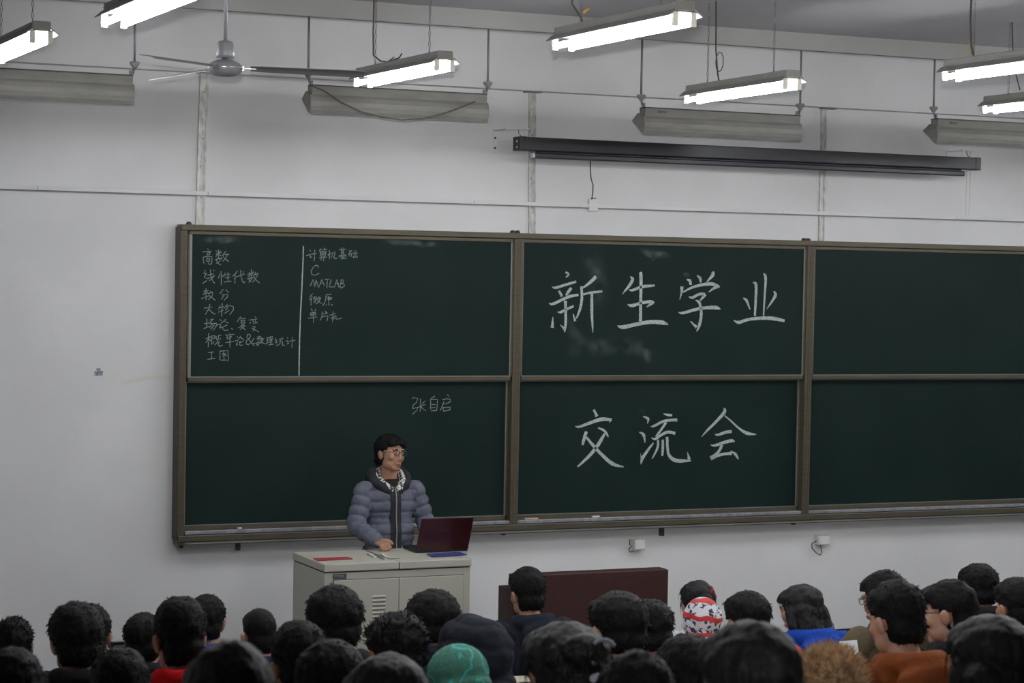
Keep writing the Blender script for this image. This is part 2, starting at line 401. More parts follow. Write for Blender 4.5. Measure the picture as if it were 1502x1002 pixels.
# ------------------------------------------------------------------ chalk
def chalk_mesh(strokes, y, brush):
    """strokes: list of (points in photo px, widths in px)"""
    bm = bmesh.new()
    for pts, ws in strokes:
        P = [Vector((q.x, q.z)) for q in (aty(u, v, y) for u, v in pts)]
        k = 1/212.0
        Wd = [a*k for a in (ws if isinstance(ws, (list, tuple)) else [ws]*len(P))]
        while len(Wd) < len(P): Wd.append(Wd[-1])
        if len(P) > 2:   # Catmull-Rom
            Q = []; WW = []
            for i in range(len(P)-1):
                a = P[i-1] if i else P[0]; d = P[i+2] if i+2 < len(P) else P[-1]
                for s in range(4 if brush else 3):
                    t_ = s/(4 if brush else 3)
                    q = .5*((2*P[i])+(P[i+1]-a)*t_+(2*a-5*P[i]+4*P[i+1]-d)*t_*t_+(3*P[i]-a-3*P[i+1]+d)*t_**3) if brush else P[i].lerp(P[i+1], t_)
                    Q.append(q); WW.append(Wd[i]*(1-t_)+Wd[i+1]*t_)
            Q.append(P[-1]); WW.append(Wd[-1])
        else:
            Q = [P[0].lerp(P[-1], t_/4) for t_ in range(5)]; WW = [Wd[0]*(1-t_/4)+Wd[-1]*t_/4 for t_ in range(5)]
        L = []; R_ = []
        for i, q in enumerate(Q):
            d = (Q[min(i+1, len(Q)-1)]-Q[max(i-1, 0)])
            if d.length < 1e-9: d = Vector((1, 0))
            d.normalize(); n = Vector((-d.y, d.x)); j = random.uniform(-.0006, .0006)
            L.append(q+n*(WW[i]/2+j)); R_.append(q-n*(WW[i]/2-j))
        def ribbon(a, b, mi, yy):
            va = [bm.verts.new((p.x, yy, p.y-ZB)) for p in a]; vb = [bm.verts.new((p.x, yy, p.y-ZB)) for p in b]
            for i in range(len(va)-1):
                f = bm.faces.new((va[i], va[i+1], vb[i+1], vb[i])); f.material_index = mi
        if brush:
            ribbon(L, R_, 1, y-.0006)
            e = .0038
            for A, Bq in ((L, R_), (R_, L)):
                C2 = [a+(b-a).normalized()*min(e, (b-a).length*.5) if (b-a).length > 1e-6 else a for a, b in zip(A, Bq)]
                ribbon(A, C2, 0, y-.0011)
            for i in (0, -1):
                d = (Q[0]-Q[1]) if i == 0 else (Q[-1]-Q[-2]); d = d.normalized()*e
                ribbon([L[i], R_[i]], [L[i]-d, R_[i]-d], 0, y-.0011)
        else: ribbon(L, R_, 0, y-.0008)
    return bm
def big(panel, ox, oy, sc, data):
    pnl, y = PANELS[panel]
    st = [([(ox+a/sc, oy+b/sc) for a, b in pts], [q/sc for q in ws]) for pts, ws in data]
    obj('chalk_character', chalk_mesh(st, y, True), pnl, ['chalk_e', 'chalk_f'])
def small(panel, ox, oy, sc, text, wpx=1.1):
    pnl, y = PANELS[panel]
    for ch in text.strip().split('|'):
        st = []
        for s in ch.strip().split(';'):
            v = [float(q) for q in s.split()]
            if len(v) < 4: continue
            st.append(([(ox+v[i]/sc, oy+v[i+1]/sc) for i in range(0, len(v), 2)], wpx))
        obj('chalk_character', chalk_mesh(st, y, False), pnl, 'chalk_s')
UP1, LO1, UP0, LO0 = (1, 1), (1, 0), (0, 1), (0, 0)
big(UP1, 795, 385, 8.71, [
 ([(300, 125), (340, 150), (305, 190)], [26, 26, 20]), ([(130, 315), (180, 322), (300, 285), (435, 245)], [12, 34, 34, 30]), ([(215, 360), (255, 435)], [30, 36]),
 ([(375, 325), (340, 370), (305, 420)], [36, 42, 26]), ([(90, 520), (140, 530), (290, 460), (370, 430), (465, 415)], [10, 36, 38, 38, 30]),
 ([(298, 490), (302, 650), (300, 800), (288, 895)], [44, 38, 38, 10]), ([(235, 795), (290, 855)], [8, 40]), ([(195, 632), (240, 635), (330, 590), (405, 560)], [8, 34, 32, 30]),
 ([(140, 695), (130, 835)], [8, 48]), ([(690, 180), (620, 250), (520, 325)], [44, 44, 20]), ([(503, 305), (508, 450), (490, 580), (440, 715)], [34, 36, 36, 20]),
 ([(395, 650), (425, 750)], [8, 36]), ([(525, 410), (600, 390), (770, 368)], [26, 30, 30]), ([(637, 400), (635, 600), (643, 780), (650, 900)], [36, 42, 30, 4])])
big(UP1, 895, 390, 9.11, [
 ([(265, 145), (300, 180), (250, 270), (160, 380)], [12, 46, 42, 8]), ([(400, 85), (410, 140), (408, 400), (405, 745)], [46, 52, 44, 46]),
 ([(250, 320), (300, 325), (430, 280), (595, 262)], [8, 36, 44, 26]), ([(230, 512), (290, 532), (420, 495), (540, 480), (592, 492)], [8, 46, 40, 46, 16]), ([(575, 492), (530, 520), (485, 552)], [34, 34, 6]),
 ([(95, 798), (170, 820), (350, 780), (550, 750), (700, 760), (775, 785)], [8, 56, 50, 54, 60, 10])])
big(UP1, 985, 390, 9.54, [
 ([(210, 190), (255, 210), (268, 265)], [10, 50, 36]), ([(355, 135), (400, 175), (408, 235)], [10, 50, 22]), ([(575, 80), (575, 130), (490, 225)], [44, 56, 12]),
 ([(145, 290), (140, 370), (112, 475)], [56, 34, 6]), ([(160, 370), (280, 305), (430, 265), (570, 255), (672, 298)], [20, 34, 44, 54, 30]), ([(640, 290), (575, 325), (515, 370)], [50, 34, 6]),
 ([(240, 430), (290, 445), (380, 400), (470, 392)], [10, 40, 40, 36]), ([(475, 400), (400, 485)], [44, 30]), ([(335, 480), (385, 510), (410, 600), (412, 720), (385, 840), (350, 920)], [10, 44, 40, 46, 48, 10]),
 ([(262, 775), (350, 860)], [12, 46]), ([(95, 650), (160, 660), (300, 620), (450, 590), (620, 585), (685, 608)], [8, 40, 44, 44, 56, 10])])
big(UP1, 1065, 390, 10.02, [
 ([(250, 475), (300, 510), (350, 640)], [20, 44, 20]), ([(395, 245), (438, 275), (437, 450), (422, 738)], [20, 52, 44, 34]), ([(545, 115), (580, 170), (568, 420), (550, 740)], [16, 48, 34, 24]),
 ([(700, 375), (722, 440), (595, 640)], [20, 56, 8]), ([(110, 800), (190, 832), (320, 790), (520, 768), (700, 775), (860, 808)], [8, 52, 44, 50, 58, 40])])
big(LO1, 835, 590, 9.54, [
 ([(340, 105), (365, 150), (385, 200)], [40, 34, 56]), ([(85, 335), (140, 345), (300, 285), (450, 240), (595, 245)], [14, 34, 46, 56, 36]), ([(585, 250), (555, 285)], [30, 12]),
 ([(400, 360), (470, 385), (515, 430), (545, 490)], [20, 36, 36, 16]), ([(240, 410), (215, 480), (185, 600)], [44, 50, 36]),
 ([(240, 490), (320, 590), (450, 730), (600, 860), (760, 905)], [30, 44, 46, 56, 14]), ([(495, 440), (420, 570), (290, 740), (115, 905)], [34, 56, 50, 24])])
big(LO1, 930, 595, 10.02, [
 ([(130, 160), (185, 180), (208, 205), (195, 265)], [14, 36, 40, 5]), ([(75, 390), (140, 430), (160, 545)], [10, 52, 14]), ([(285, 545), (200, 660), (120, 780), (100, 865)], [22, 42, 56, 8]), ([(95, 705), (110, 800)], [5, 28]),
 ([(430, 120), (500, 138), (560, 140)], [10, 42, 36]), ([(245, 305), (290, 302), (420, 235), (560, 212), (635, 215)], [8, 36, 44, 42, 48]), ([(470, 250), (400, 350), (320, 460)], [42, 38, 34]),
 ([(255, 470), (310, 492), (400, 430), (500, 388), (605, 410)], [10, 40, 42, 46, 46]), ([(350, 500), (345, 620), (265, 780)], [38, 42, 16]), ([(420, 500), (422, 620), (415, 740)], [34, 44, 32]),
 ([(485, 460), (490, 600), (510, 720), (590, 800), (700, 812), (840, 812)], [46, 42, 48, 58, 56, 16]), ([(783, 680), (810, 795)], [5, 56])])
big(LO1, 1020, 590, 10.55, [
 ([(440, 90), (450, 150), (320, 300), (180, 440), (95, 535)], [20, 62, 50, 36, 8]), ([(450, 205), (560, 300), (680, 410), (800, 480), (940, 500)], [20, 28, 34, 58, 14]),
 ([(300, 495), (350, 505), (450, 470), (560, 452)], [14, 38, 50, 50]), ([(235, 660), (300, 670), (420, 630), (555, 597), (608, 610)], [8, 44, 50, 58, 12]),
 ([(410, 660), (370, 750), (290, 830), (230, 860)], [48, 50, 52, 56]), ([(240, 880), (340, 830), (460, 800), (560, 795)], [40, 46, 44, 56]), ([(545, 755), (620, 805), (665, 885)], [14, 50, 20])])
small(UP0, 290, 360, 14.96, '''215 70 235 95;105 140 180 135 305 128;205 165 205 220;205 160 275 155 255 205 205 215;125 250 118 300 140 405;130 255 310 245 310 370 270 425 225 395;190 300 200 355 255 350 262 295 190 295
|395 110 425 150;500 115 460 160;455 95 455 250;395 190 520 150;450 180 395 250;455 180 510 230;370 315 540 270;460 250 410 335 440 385 510 435;520 280 480 350 400 395;615 125 535 235;570 200 690 195;650 195 620 280 545 350;560 240 600 300 685 355
|170 545 130 620 200 610;190 620 140 700 200 720;110 835 200 770;215 655 350 625;210 730 380 665;275 530 290 680 340 810 380 825;370 560 340 545;350 690 250 780
|515 560 515 870;490 620 450 720;530 650 555 690;600 600 570 690;590 650 710 630;660 590 665 790;600 715 720 690;570 805 740 785
|870 555 830 620 765 680;820 640 815 830;845 690 1030 625;940 540 950 680 985 800 1020 820 1040 795;985 570 1000 600
|1180 520 1175 680;1120 590 1150 620;1225 570 1200 610;1090 640 1240 600;1170 640 1100 690;1180 640 1230 670;1085 735 1240 700;1170 690 1120 760 1165 800;1200 720 1120 815;1280 580 1230 680;1250 650 1330 610;1320 620 1270 740 1190 810;1230 680 1290 770 1355 825''')
small(UP0, 290, 415, 14.96, '''180 120 185 375;125 205 240 160;130 170 160 190;75 345 270 275;170 220 110 260;190 200 240 240;290 180 240 250;240 230 330 200;325 200 320 280 230 370;240 270 310 320 385 385
|560 140 485 240;610 150 685 215;525 265 660 250 650 310 575 385;580 270 510 360
|135 555 325 535;270 465 235 580 165 690;235 570 300 640 385 690
|490 490 455 590;475 545 570 520;535 450 525 740;450 645 570 600;650 470 580 560;600 520 700 500 780 520 780 600 700 700;660 540 610 600;690 600 590 670''')
small(UP0, 290, 460, 13.36, '''175 100 180 280;125 200 230 180;115 295 230 250;230 130 310 105 240 180;225 200 370 190 375 230 300 330;290 210 230 270;330 220 250 310
|430 115 465 145;380 220 450 205 430 290 470 260;550 110 460 190;510 140 605 190;580 220 500 260;490 250 490 310 540 330 600 320
|655 290 685 310
|845 60 765 165;830 100 940 95;850 130 860 210;850 135 930 130 905 205 860 210;855 170 915 165;890 215 800 280;860 240 940 235 830 315;850 260 935 320
|1125 60 1135 80;1000 130 1165 105;1085 120 1090 210;1130 115 1125 200;1040 165 1010 200;1150 160 1165 190;1060 260 1130 250 1080 350;1060 285 1195 360
|215 380 205 660;155 495 260 450;215 490 160 570;220 500 255 540;270 440 340 435 335 490;275 450 270 600 310 580;275 490 340 480;300 540 320 570;400 430 460 430;360 440 370 520 455 490;410 440 390 560 330 620;420 540 400 620 440 645 490 615
|620 380 625 400;540 425 715 405;560 460 600 470;590 440 570 500 620 490;660 440 640 480;545 570 715 545;630 420 630 665
|765 445 785 465;735 535 785 520 755 630 785 600;840 440 790 510;820 460 910 520;890 540 820 570;825 540 820 610 850 625 890 615
|1110 635 960 460 975 410 1030 410 1030 460 950 540 950 595 990 610 1050 570 1100 480
|200 765 315 750;270 755 270 880;185 900 350 875
|435 730 435 910;435 735 590 725 600 900 575 935;450 915 560 910;510 760 475 810;490 785 550 780 480 850;500 800 565 830;505 845 525 860;500 870 525 885''')
small(UP0, 350, 460, 13.36, '''270 590 360 575 440 560;360 450 390 470;440 440 400 480;400 435 395 540;350 500 450 480;385 540 350 600 390 630;410 560 365 640;470 470 430 530;450 500 500 490;485 500 430 590;440 530 480 580 540 600
|545 480 590 470;565 475 560 570;545 525 585 515;530 600 590 550;610 460 665 450 650 530 610 535 610 460;610 495 655 490;630 460 630 610;605 565 660 555;580 615 690 600
|730 480 715 520 750 520;745 530 720 570 760 570;735 640 765 610;850 460 855 480;790 505 880 490;830 510 795 555 860 540;820 570 780 620;860 560 860 625 905 620
|945 470 965 485;925 540 975 530 955 600 990 580;1000 545 1110 520;1050 455 1045 670''')
small(UP0, 440, 355, 14.31, '''200 165 225 195;125 285 345 235;215 260 215 335 245 305;310 165 295 405
|430 140 400 195;425 160 470 155;520 125 495 165;510 155 570 155;425 190 430 300;430 195 545 190 535 290 435 295;440 230 530 225;440 262 530 258;400 330 560 318;450 300 440 390;500 300 495 400
|620 170 620 360;585 270 655 230;615 250 590 300;680 220 665 330;680 225 740 210 710 330 740 355 790 335
|815 165 965 155;875 120 870 280;920 120 915 270;875 195 920 190;875 230 920 225;815 290 965 270;870 280 820 320;920 275 980 300;895 290 895 350;860 320 940 310;855 355 985 340
|1020 190 1090 185;1065 190 1015 270;1040 240 1085 235 1080 295 1040 300 1040 240;1160 175 1155 320;1120 215 1120 250 1195 240 1200 210;1115 325 1120 290;1110 325 1210 315;1190 270 1200 315
|390 540 370 495 330 490 270 540 235 610 245 680 310 700 405 660
|215 925 275 785 310 945 335 790 390 965|390 960 460 780 510 920;430 865 490 860|515 785 615 780;575 785 565 965|655 790 610 945 735 940|735 925 775 780 815 950;735 885 815 870|860 790 840 960;860 795 915 800 900 850 860 870;860 870 930 890 930 930 850 970''')
small(UP0, 440, 410, 14.31, '''265 300 195 365;260 350 195 430;235 400 230 545;310 350 305 400;275 380 280 410 340 395 345 360;290 430 350 425;300 440 290 500;325 430 325 490;420 360 360 400;350 405 440 385;430 390 400 460 340 515;350 400 400 470 455 505
|545 325 660 305;550 330 535 440 475 555;600 345 585 385;580 385 665 380 650 420 590 430 585 385;590 410 650 400;600 440 610 545;550 515 550 545;655 520 685 545
|230 610 260 665;340 615 310 665;215 700 230 765;220 700 325 690 335 740 235 760;230 730 330 720;175 815 360 785;285 690 285 910
|465 670 460 780 425 860;540 660 545 710;465 730 580 700;460 785 590 760 565 875
|695 670 680 895;620 750 750 710;685 770 650 830;720 770 710 840;725 760 760 765 750 820 790 835 880 805''')
small(LO0, 580, 570, 15.02, '''365 215 430 200 490 225 460 310 390 365;395 355 370 440 490 420 470 480 370 570;550 225 545 510;660 270 570 350;490 420 560 385 660 350;565 400 600 445 670 490
|870 165 780 220;775 230 775 460;780 235 930 240 905 490;800 355 875 350;800 425 875 415;785 490 905 485
|1140 130 1175 170;1035 250 1120 225 1210 235 1210 290 1090 345;1075 280 1035 380 985 485;1045 420 1060 500 1195 475 1215 410 1040 420''')
pnl, y = PANELS[UP0]
obj('chalk_line', chalk_mesh([([(445, 361), (444, 395), (442.6, 425), (440.6, 460), (439.2, 505), (438.5, 551)], 1.6)], y, False), pnl, 'chalk_e')
# eraser smears
def smear_mat(name):
    m = bpy.data.materials.new(name); m.use_nodes = True; nt = m.node_tree; b = nt.nodes['Principled BSDF']
    b.inputs['Base Color'].default_value = (.17, .20, .20, 1); b.inputs['Roughness'].default_value = .95
    tc = nt.nodes.new('ShaderNodeTexCoord'); n = nt.nodes.new('ShaderNodeTexNoise'); n.inputs['Scale'].default_value = 11; n.inputs['Detail'].default_value = 7
    nt.links.new(tc.outputs['Object'], n.inputs[0])
    at = nt.nodes.new('ShaderNodeAttribute'); at.attribute_name = 'fade'
    mr = nt.nodes.new('ShaderNodeMapRange'); mr.inputs[1].default_value = .4; mr.inputs[2].default_value = .75; nt.links.new(n.outputs[0], mr.inputs[0])
    mu = nt.nodes.new('ShaderNodeMath'); mu.operation = 'MULTIPLY'; nt.links.new(mr.outputs[0], mu.inputs[0]); nt.links.new(at.outputs['Fac'], mu.inputs[1])
    nt.links.new(mu.outputs[0], b.inputs['Alpha']); return m
M['smear'] = smear_mat('chalk_smear')
def smear(panel, pts, wpx, strength):
    pnl, y = PANELS[panel]
    P = [aty(u, v, y) for u, v in pts]; c = P[0]; bm = bmesh.new(); lay = bm.verts.layers.float.new('fade')
    rings = []; n = len(P)
    for i, q in enumerate(P):
        d = P[min(i+1, n-1)]-P[max(i-1, 0)]; nn = Vector((-d.z, 0, d.x)).normalized(); row = []
        for s in range(-3, 4):
            v = bm.verts.new((q.x+nn.x*s/3*wpx/424, y-.0004, q.z+nn.z*s/3*wpx/424-ZB)); v[lay] = strength*(1-abs(s)/3)*(0 if i in (0, n-1) else 1); row.append(v)
        rings.append(row)
    for a, b in zip(rings, rings[1:]):
        for k in range(6): bm.faces.new((a[k], a[k+1], b[k+1], b[k]))
    obj('chalk_smudge', bm, pnl, 'smear')
smear(UP1, [(825, 508), (850, 511), (880, 508), (915, 508), (945, 514), (960, 520)], 34, .40)
smear(UP1, [(825, 450), (835, 480), (850, 500), (880, 512)], 22, .35)
smear(UP1, [(862, 352), (872, 385), (880, 420), (882, 470)], 46, .35)
smear(UP1, [(944, 508), (948, 516), (951, 528), (952, 534)], 14, 1.0)
smear(UP1, [(944, 366), (950, 372), (956, 380), (960, 384)], 16, .9)
smear(UP1, [(930, 362), (950, 370), (975, 374), (985, 376)], 14, .7)
smear(UP1, [(998, 398), (1006, 402), (1014, 404), (1020, 406)], 12, .7)
smear(UP0, [(288, 352), (310, 351), (335, 351), (360, 352)], 12, .9)
smear(UP0, [(560, 353), (590, 355), (620, 358), (650, 358)], 12, .9)
smear(UP0, [(315, 350), (325, 355), (335, 353), (340, 350)], 9, 1.0)
smear(LO1, [(936, 598), (944, 603), (952, 606), (958, 610)], 12, .6)
# chalk bits on the ledge
for i, (u, v, l, c) in enumerate(((770, 764, .10, 'pink'), (348, 779.5, .03, 'white'), (868, 763, .06, 'white'))):
    y_ = .03; p = aty(u, v, y_)
    M['chalk_'+c+'_stick'] = mat(c+'_chalk', (.5, .33, .3) if c == 'pink' else (.6, .6, .6), .9)
    o = obj('chalk_stick', T([(0, 0, 0), (l, .0, 0)], .0065, seg=8), None, 'chalk_'+c+'_stick', (p.x, y_, ZB+.0966))
    tagp(o, ['pinkish chalk piece on the board ledge beside the first post', 'tiny white chalk stub on the board ledge below the small left writing', 'white chalk piece on the ledge under the large lower writing'][i], 'chalk')

# ================================================================== CEILING LAMPS
def make_lamp():
    L = .635
    t = empty('ceiling_lamp')
    bm = bmesh.new(); extrude(bm, [(-.045, -.045), (-.045, -.004), (-.038, 0), (.038, 0), (.045, -.004), (.045, -.045)], -L+.01, L-.01, 'y')
    box(bm, -.049, -.045, -L+.01, L-.01, -.026, -.022)
    obj('housing', bm, t, 'lampgrey')
    th = .004
    prof = [(-.050, -.036), (-.086, -.066), (-.083, -.069), (-.046, -.041), (.046, -.041), (.083, -.069), (.086, -.066), (.050, -.036)]
    bm = extrude(bmesh.new(), prof, -L, L, 'y')
    bm.normal_update()
    for f in bm.faces:
        c = f.calc_center_median()
        f.material_index = 1 if (f.normal.z < -.1 and abs(f.normal.y) < .5) else 0
    obj('reflector', bm, t, ['lampgrey', 'refl'])
    for x in (-.045, .045): obj('tube', T([(x, -.606, -.092), (x, .606, -.092)], .0145, seg=10), t, 'tube')
    for y in (-L+.012, L-.03):
        for x in (-.045, .045): obj('lamp_holder', B(x-.014, x+.014, y, y+.018, -.113, -.047, bev=.003), t, 'holder')
        obj('end_plate', B(-.047, .047, y+(.0 if y > 0 else 0), y+.006, -.05, -.002), t, 'lampgrey')
    # hanging chains
    for y in (-.40, .42):
        bm = bmesh.new(); z = 0.0; H = ZC-3.97
        tube(bm, [(0, y, -.002), (0, y, .01)], .006, seg=6)
        n = int(H/.03)
        for i in range(n):
            zz = .012+i*.03; o_ = .0055
            a = (o_, 0) if i % 2 else (0, o_)
            tube(bm, [(a[0], y+a[1], zz), (a[0], y+a[1], zz+.026), (-a[0], y-a[1], zz+.026), (-a[0], y-a[1], zz)], .0017, seg=4, closed=True)
        obj('hanging_chain', bm, t, 'rod')
    return t
lamp0 = make_lamp()
LAMPS = []
def cable(par, pts, r=.004, m='wire', name='cable'):
    pts = [(p[0], p[1], ZC-par.location.z if (i == 0 and p[2] > .4) else p[2]) for i, p in enumerate(pts)]
    return obj(name, T(pts, r, seg=6), par, m)
def put_lamp(loc, rz, label, group=None, first=[True]):
    o = lamp0 if first[0] else copy_tree(lamp0); first[0] = False
    o.location = loc; o.rotation_euler = (0, 0, rz)
    tagp(o, label=label, cat='lamp', group=group); LAMPS.append(o); return o
def lamp_at(uf, vf, yf, L=1.27, dx=0.0):
    a = aty(uf, vf, yf); return (a.x+dx, yf-L/2, a.z)
lampdef = [
 (lamp_at(533, 101, -1.53), 'lit hanging lamp in the front row, directly right of the ceiling fan'),
 (lamp_at(1010.5, 126, -1.86), 'lit hanging lamp above the black screen case, in the middle of the picture'),
 (lamp_at(824, 41.5, -4.12), 'large lit hanging lamp at the top edge, nearest the middle'),
 (lamp_at(1386, 88.5, -4.05, dx=.03), 'large lit hanging lamp cut by the right edge, the upper one'),
 (lamp_at(1444, 141.5, -2.0, dx=.03), 'lit hanging lamp cut by the right edge, the lower and farther one'),
 (None, 'lit hanging lamp cut by the left edge, its two lamp holders facing us'),
 (lamp_at(150, 4, -4.10, dx=.05), 'lit hanging lamp cut by the top edge, left of the fan rod'),
]
a = aty(62, 30.5, -2.78); lampdef[5] = ((a.x, -2.78+.635, a.z), lampdef[5][1])
for i, (loc, lab) in enumerate(lampdef):
    o = put_lamp(loc, [math.radians(.8), math.radians(-1.6), 0, 0, 0, 0, 0][i], lab)
    print('LAMP', i, [round(q, 2) for q in loc])
# the chain height of each lamp is made to end at the ceiling by its own scale
for o in LAMPS:
    for ch in [x for x in bpy.data.objects if x.parent is o and x.name.startswith('hanging_chain')]:
        ch.scale = (1, 1, (ZC-o.location.z)/(ZC-3.97))
cable(LAMPS[0], [(-.02, .40, .46), (-.02, .41, .2), (-.02, .40, .06), (0, .33, .02), (.02, .26, .012), (.05, .17, .03), (.05, .13, .05)], .0045)
cable(LAMPS[0], [(.01, .24, .012), (.03, .2, .035), (.0, .13, .028)], .003)
cable(LAMPS[1], [(.0, .33, .46), (.0, .32, .2), (0, .29, .05), (0, .27, .0)], .0045)
cable(LAMPS[1], [(.0, .31, .10)]+[(.0+.0, .27+.05*math.cos(a_), .12+.06*math.sin(a_)) for a_ in [x*.7 for x in range(10)]], .003)
cable(LAMPS[2], [(-.03, .46, .42), (-.03, .46, .1), (0, .42, .03), (.02, .44, .0)], .005)
obj('wire_nut', T([(0, .40, .05), (.03, .40, .075)], .008, seg=6), LAMPS[2], 'brass')
cable(LAMPS[3], [(-.01, .43, .42), (-.012, .44, .2), (-.01, .43, .06), (0, .42, .01)], .006)
obj('wire_nut', T([(-.005, .44, .03), (-.005, .44, .08)], .009, seg=6), LAMPS[3], 'brass')
cable(LAMPS[4], [(.0, .40, .45), (.0, .38, .2), (0, .30, .02)], .004)
cable(LAMPS[5], [(-.02, .52, .43), (-.02, .5, .1), (0, .45, .0)], .005)
GL = 'hanging lamps of the rows behind and beside the camera view'
for x in (-3.4, -1.3, .72, 2.75, 4.8, 6.9, 9.0):
    for y in (-2.2, -4.75, -7.3):
        if (x == -3.4 and y > -7) or (y < -7 and x not in (-1.3, .72, 2.75)): continue
        if y > -5 and -1.6 < x < 5 and not (x > 4 and y < -3): continue
        z = 3.97
        o = put_lamp((x, y, z), 0, 'lit hanging lamp of the rows outside the photograph, over the seats', GL)

# ------------------------------------------------------------------ board lamps (unlit, asymmetric)
def board_lamp(x0, x1, z, lab, name_mark=False, sag=False, slope=0.0):
    yb = -.95
    t = empty('board_lamp', ((x0+x1)/2, yb, z), label=lab, cat='lamp')
    h = (x1-x0)/2
    bm = extrude(bmesh.new(), [(-.030, -.060), (-.034, -.004), (.050, -.002), (.052, -.055)], -h+.012, h-.012, 'x'); obj('housing', bm, t, 'lampback')
    obj('dusty_top', B(-h+.012, h-.012, -.036, .052, -.006, .002), t, 'lampdark')
    outer = [(-.034, -.058), (-.044, -.075), (-.052, -.10), (-.052, -.13), (-.044, -.155), (-.030, -.176)]
    prof = outer+[(y+.004, zz+.001) for y, zz in outer[::-1]]
    bm = extrude(bmesh.new(), prof, -h, h-.004, 'x')
    for f in bm.faces: f.smooth = False
    obj('reflector', bm, t, 'lampback')
    bm = extrude(bmesh.new(), [(.050, -.035), (.13, -.075), (.128, -.079), (.048, -.040)], -h, h, 'x'); obj('back_reflector', bm, t, 'lampback')
    for s in (-1, 1):
        e = -h if s < 0 else h-.004
        bm = extrude(bmesh.new(), [(-.034, -.058), (-.052, -.11), (-.030, -.176), (.128, -.079), (.05, -.035)], e-.003, e+.001, 'x'); obj('end_plate', bm, t, 'lampback')
        obj('bracket', B((h-.02)*s-.006, (h-.02)*s+.006, -.005, .008, 0.0, .03), t, 'rod')
        top = 4.335-z
        obj('rod', T([(s*(h+.005), 0, .075), (s*(h+.005), 0, top)], .0072, seg=10), t, 'rod')
        obj('rod_cup', lathe(bmesh.new(), [(.008, -.03), (.014, -.022), (.03, .0), (.03, .01), (.008, .014)], 14, c=(s*(h+.005), 0, .072)), t, 'lampgrey')
        bm = bmesh.new()
        for k in range(3):
            tube(bm, [(s*(h-.003*k)+.006*math.cos(q), .006*math.sin(q)*(k % 2), .036-k*.012+.009*math.sin(q)) for q in [x*PI/4 for x in range(8)]], .0022, seg=5, closed=True)
        obj('chain', bm, t, 'black')
    obj('tube', T([(-h+.03, .03, -.075), (h-.03, .03, -.075)], .014, seg=10), t, mat('unlit_tube', (.6, .6, .6), .3))
    if name_mark:
        bm = bmesh.new()
        for k, (a_, b_) in enumerate(((0, .010), (.013, .018), (.021, .027), (.030, .036), (.039, .043), (.046, .052))):
            box(bm, -h+.11+a_*1.15, -h+.11+b_*1.15, -.0345, -.033, -.034+(.003 if k else 0), -.019-(.002 if k else 0))
        obj('maker_mark', bm, t, mat('green_print', (.02, .05, .04), .6))
    if sag:
        P = [Vector(aty(u, v, yb-.075))-t.location for u, v in ((458, 126), (475, 133), (500, 150), (530, 164), (560, 172), (590, 176), (620, 174), (650, 167), (675, 158), (697, 149))]
        obj('sagging_cord', T(P, .005, seg=6), t, 'wire')
    return t
a, b = aty(453, 124.5, -.95), aty(714, 139.5, -.95)
z_ = (a.z+b.z)/2
LB = b.x-a.x
board_lamp(a.x, b.x, a.z, 'unlit grey board lamp under the first lit lamp, with a brown cord sagging across it', sag=True)
print('BL', a, b)
r_ = aty(196, 111, -.95); board_lamp(r_.x-LB, r_.x, r_.z, 'unlit grey board lamp at the left edge of the picture')
a, b = aty(941, 160, -.95), aty(1172.5, 167.5, -.95); board_lamp(a.x, b.x, (a.z+b.z)/2, 'unlit grey board lamp above the middle of the screen case, with a small maker mark', True)
a = aty(1370, 174, -.95); board_lamp(a.x, a.x+LB, a.z, 'unlit grey board lamp cut by the right edge above the end of the screen case', True)

# ------------------------------------------------------------------ ceiling fan
p = aty(330, 100, -3.0)
t = empty('ceiling_fan', (p.x, p.y, p.z), label='grey three-bladed ceiling fan hanging on a long rod at upper left', cat='fan')
obj('down_rod', T([(0, 0, .11), (0, 0, ZC-p.z)], .0095, seg=12), t, 'fan')
obj('rod_canopy', lathe(bmesh.new(), [(.012, .052), (.046, .054), (.048, .068), (.042, .122), (.036, .136), (.012, .142)], 24), t, 'fan')
obj('neck', lathe(bmesh.new(), [(.018, .03), (.018, .07), (.01, .07)], 16), t, 'black')
obj('motor', lathe(bmesh.new(), [(.02, -.043), (.05, -.040), (.078, -.028), (.090, -.010), (.092, 0), (.088, .010), (.075, .026), (.045, .040), (.02, .045)], 32), t, 'fan')
obj('motor_band', lathe(bmesh.new(), [(.0925, -.004), (.094, 0), (.0925, .004)], 32), t, 'chrome')
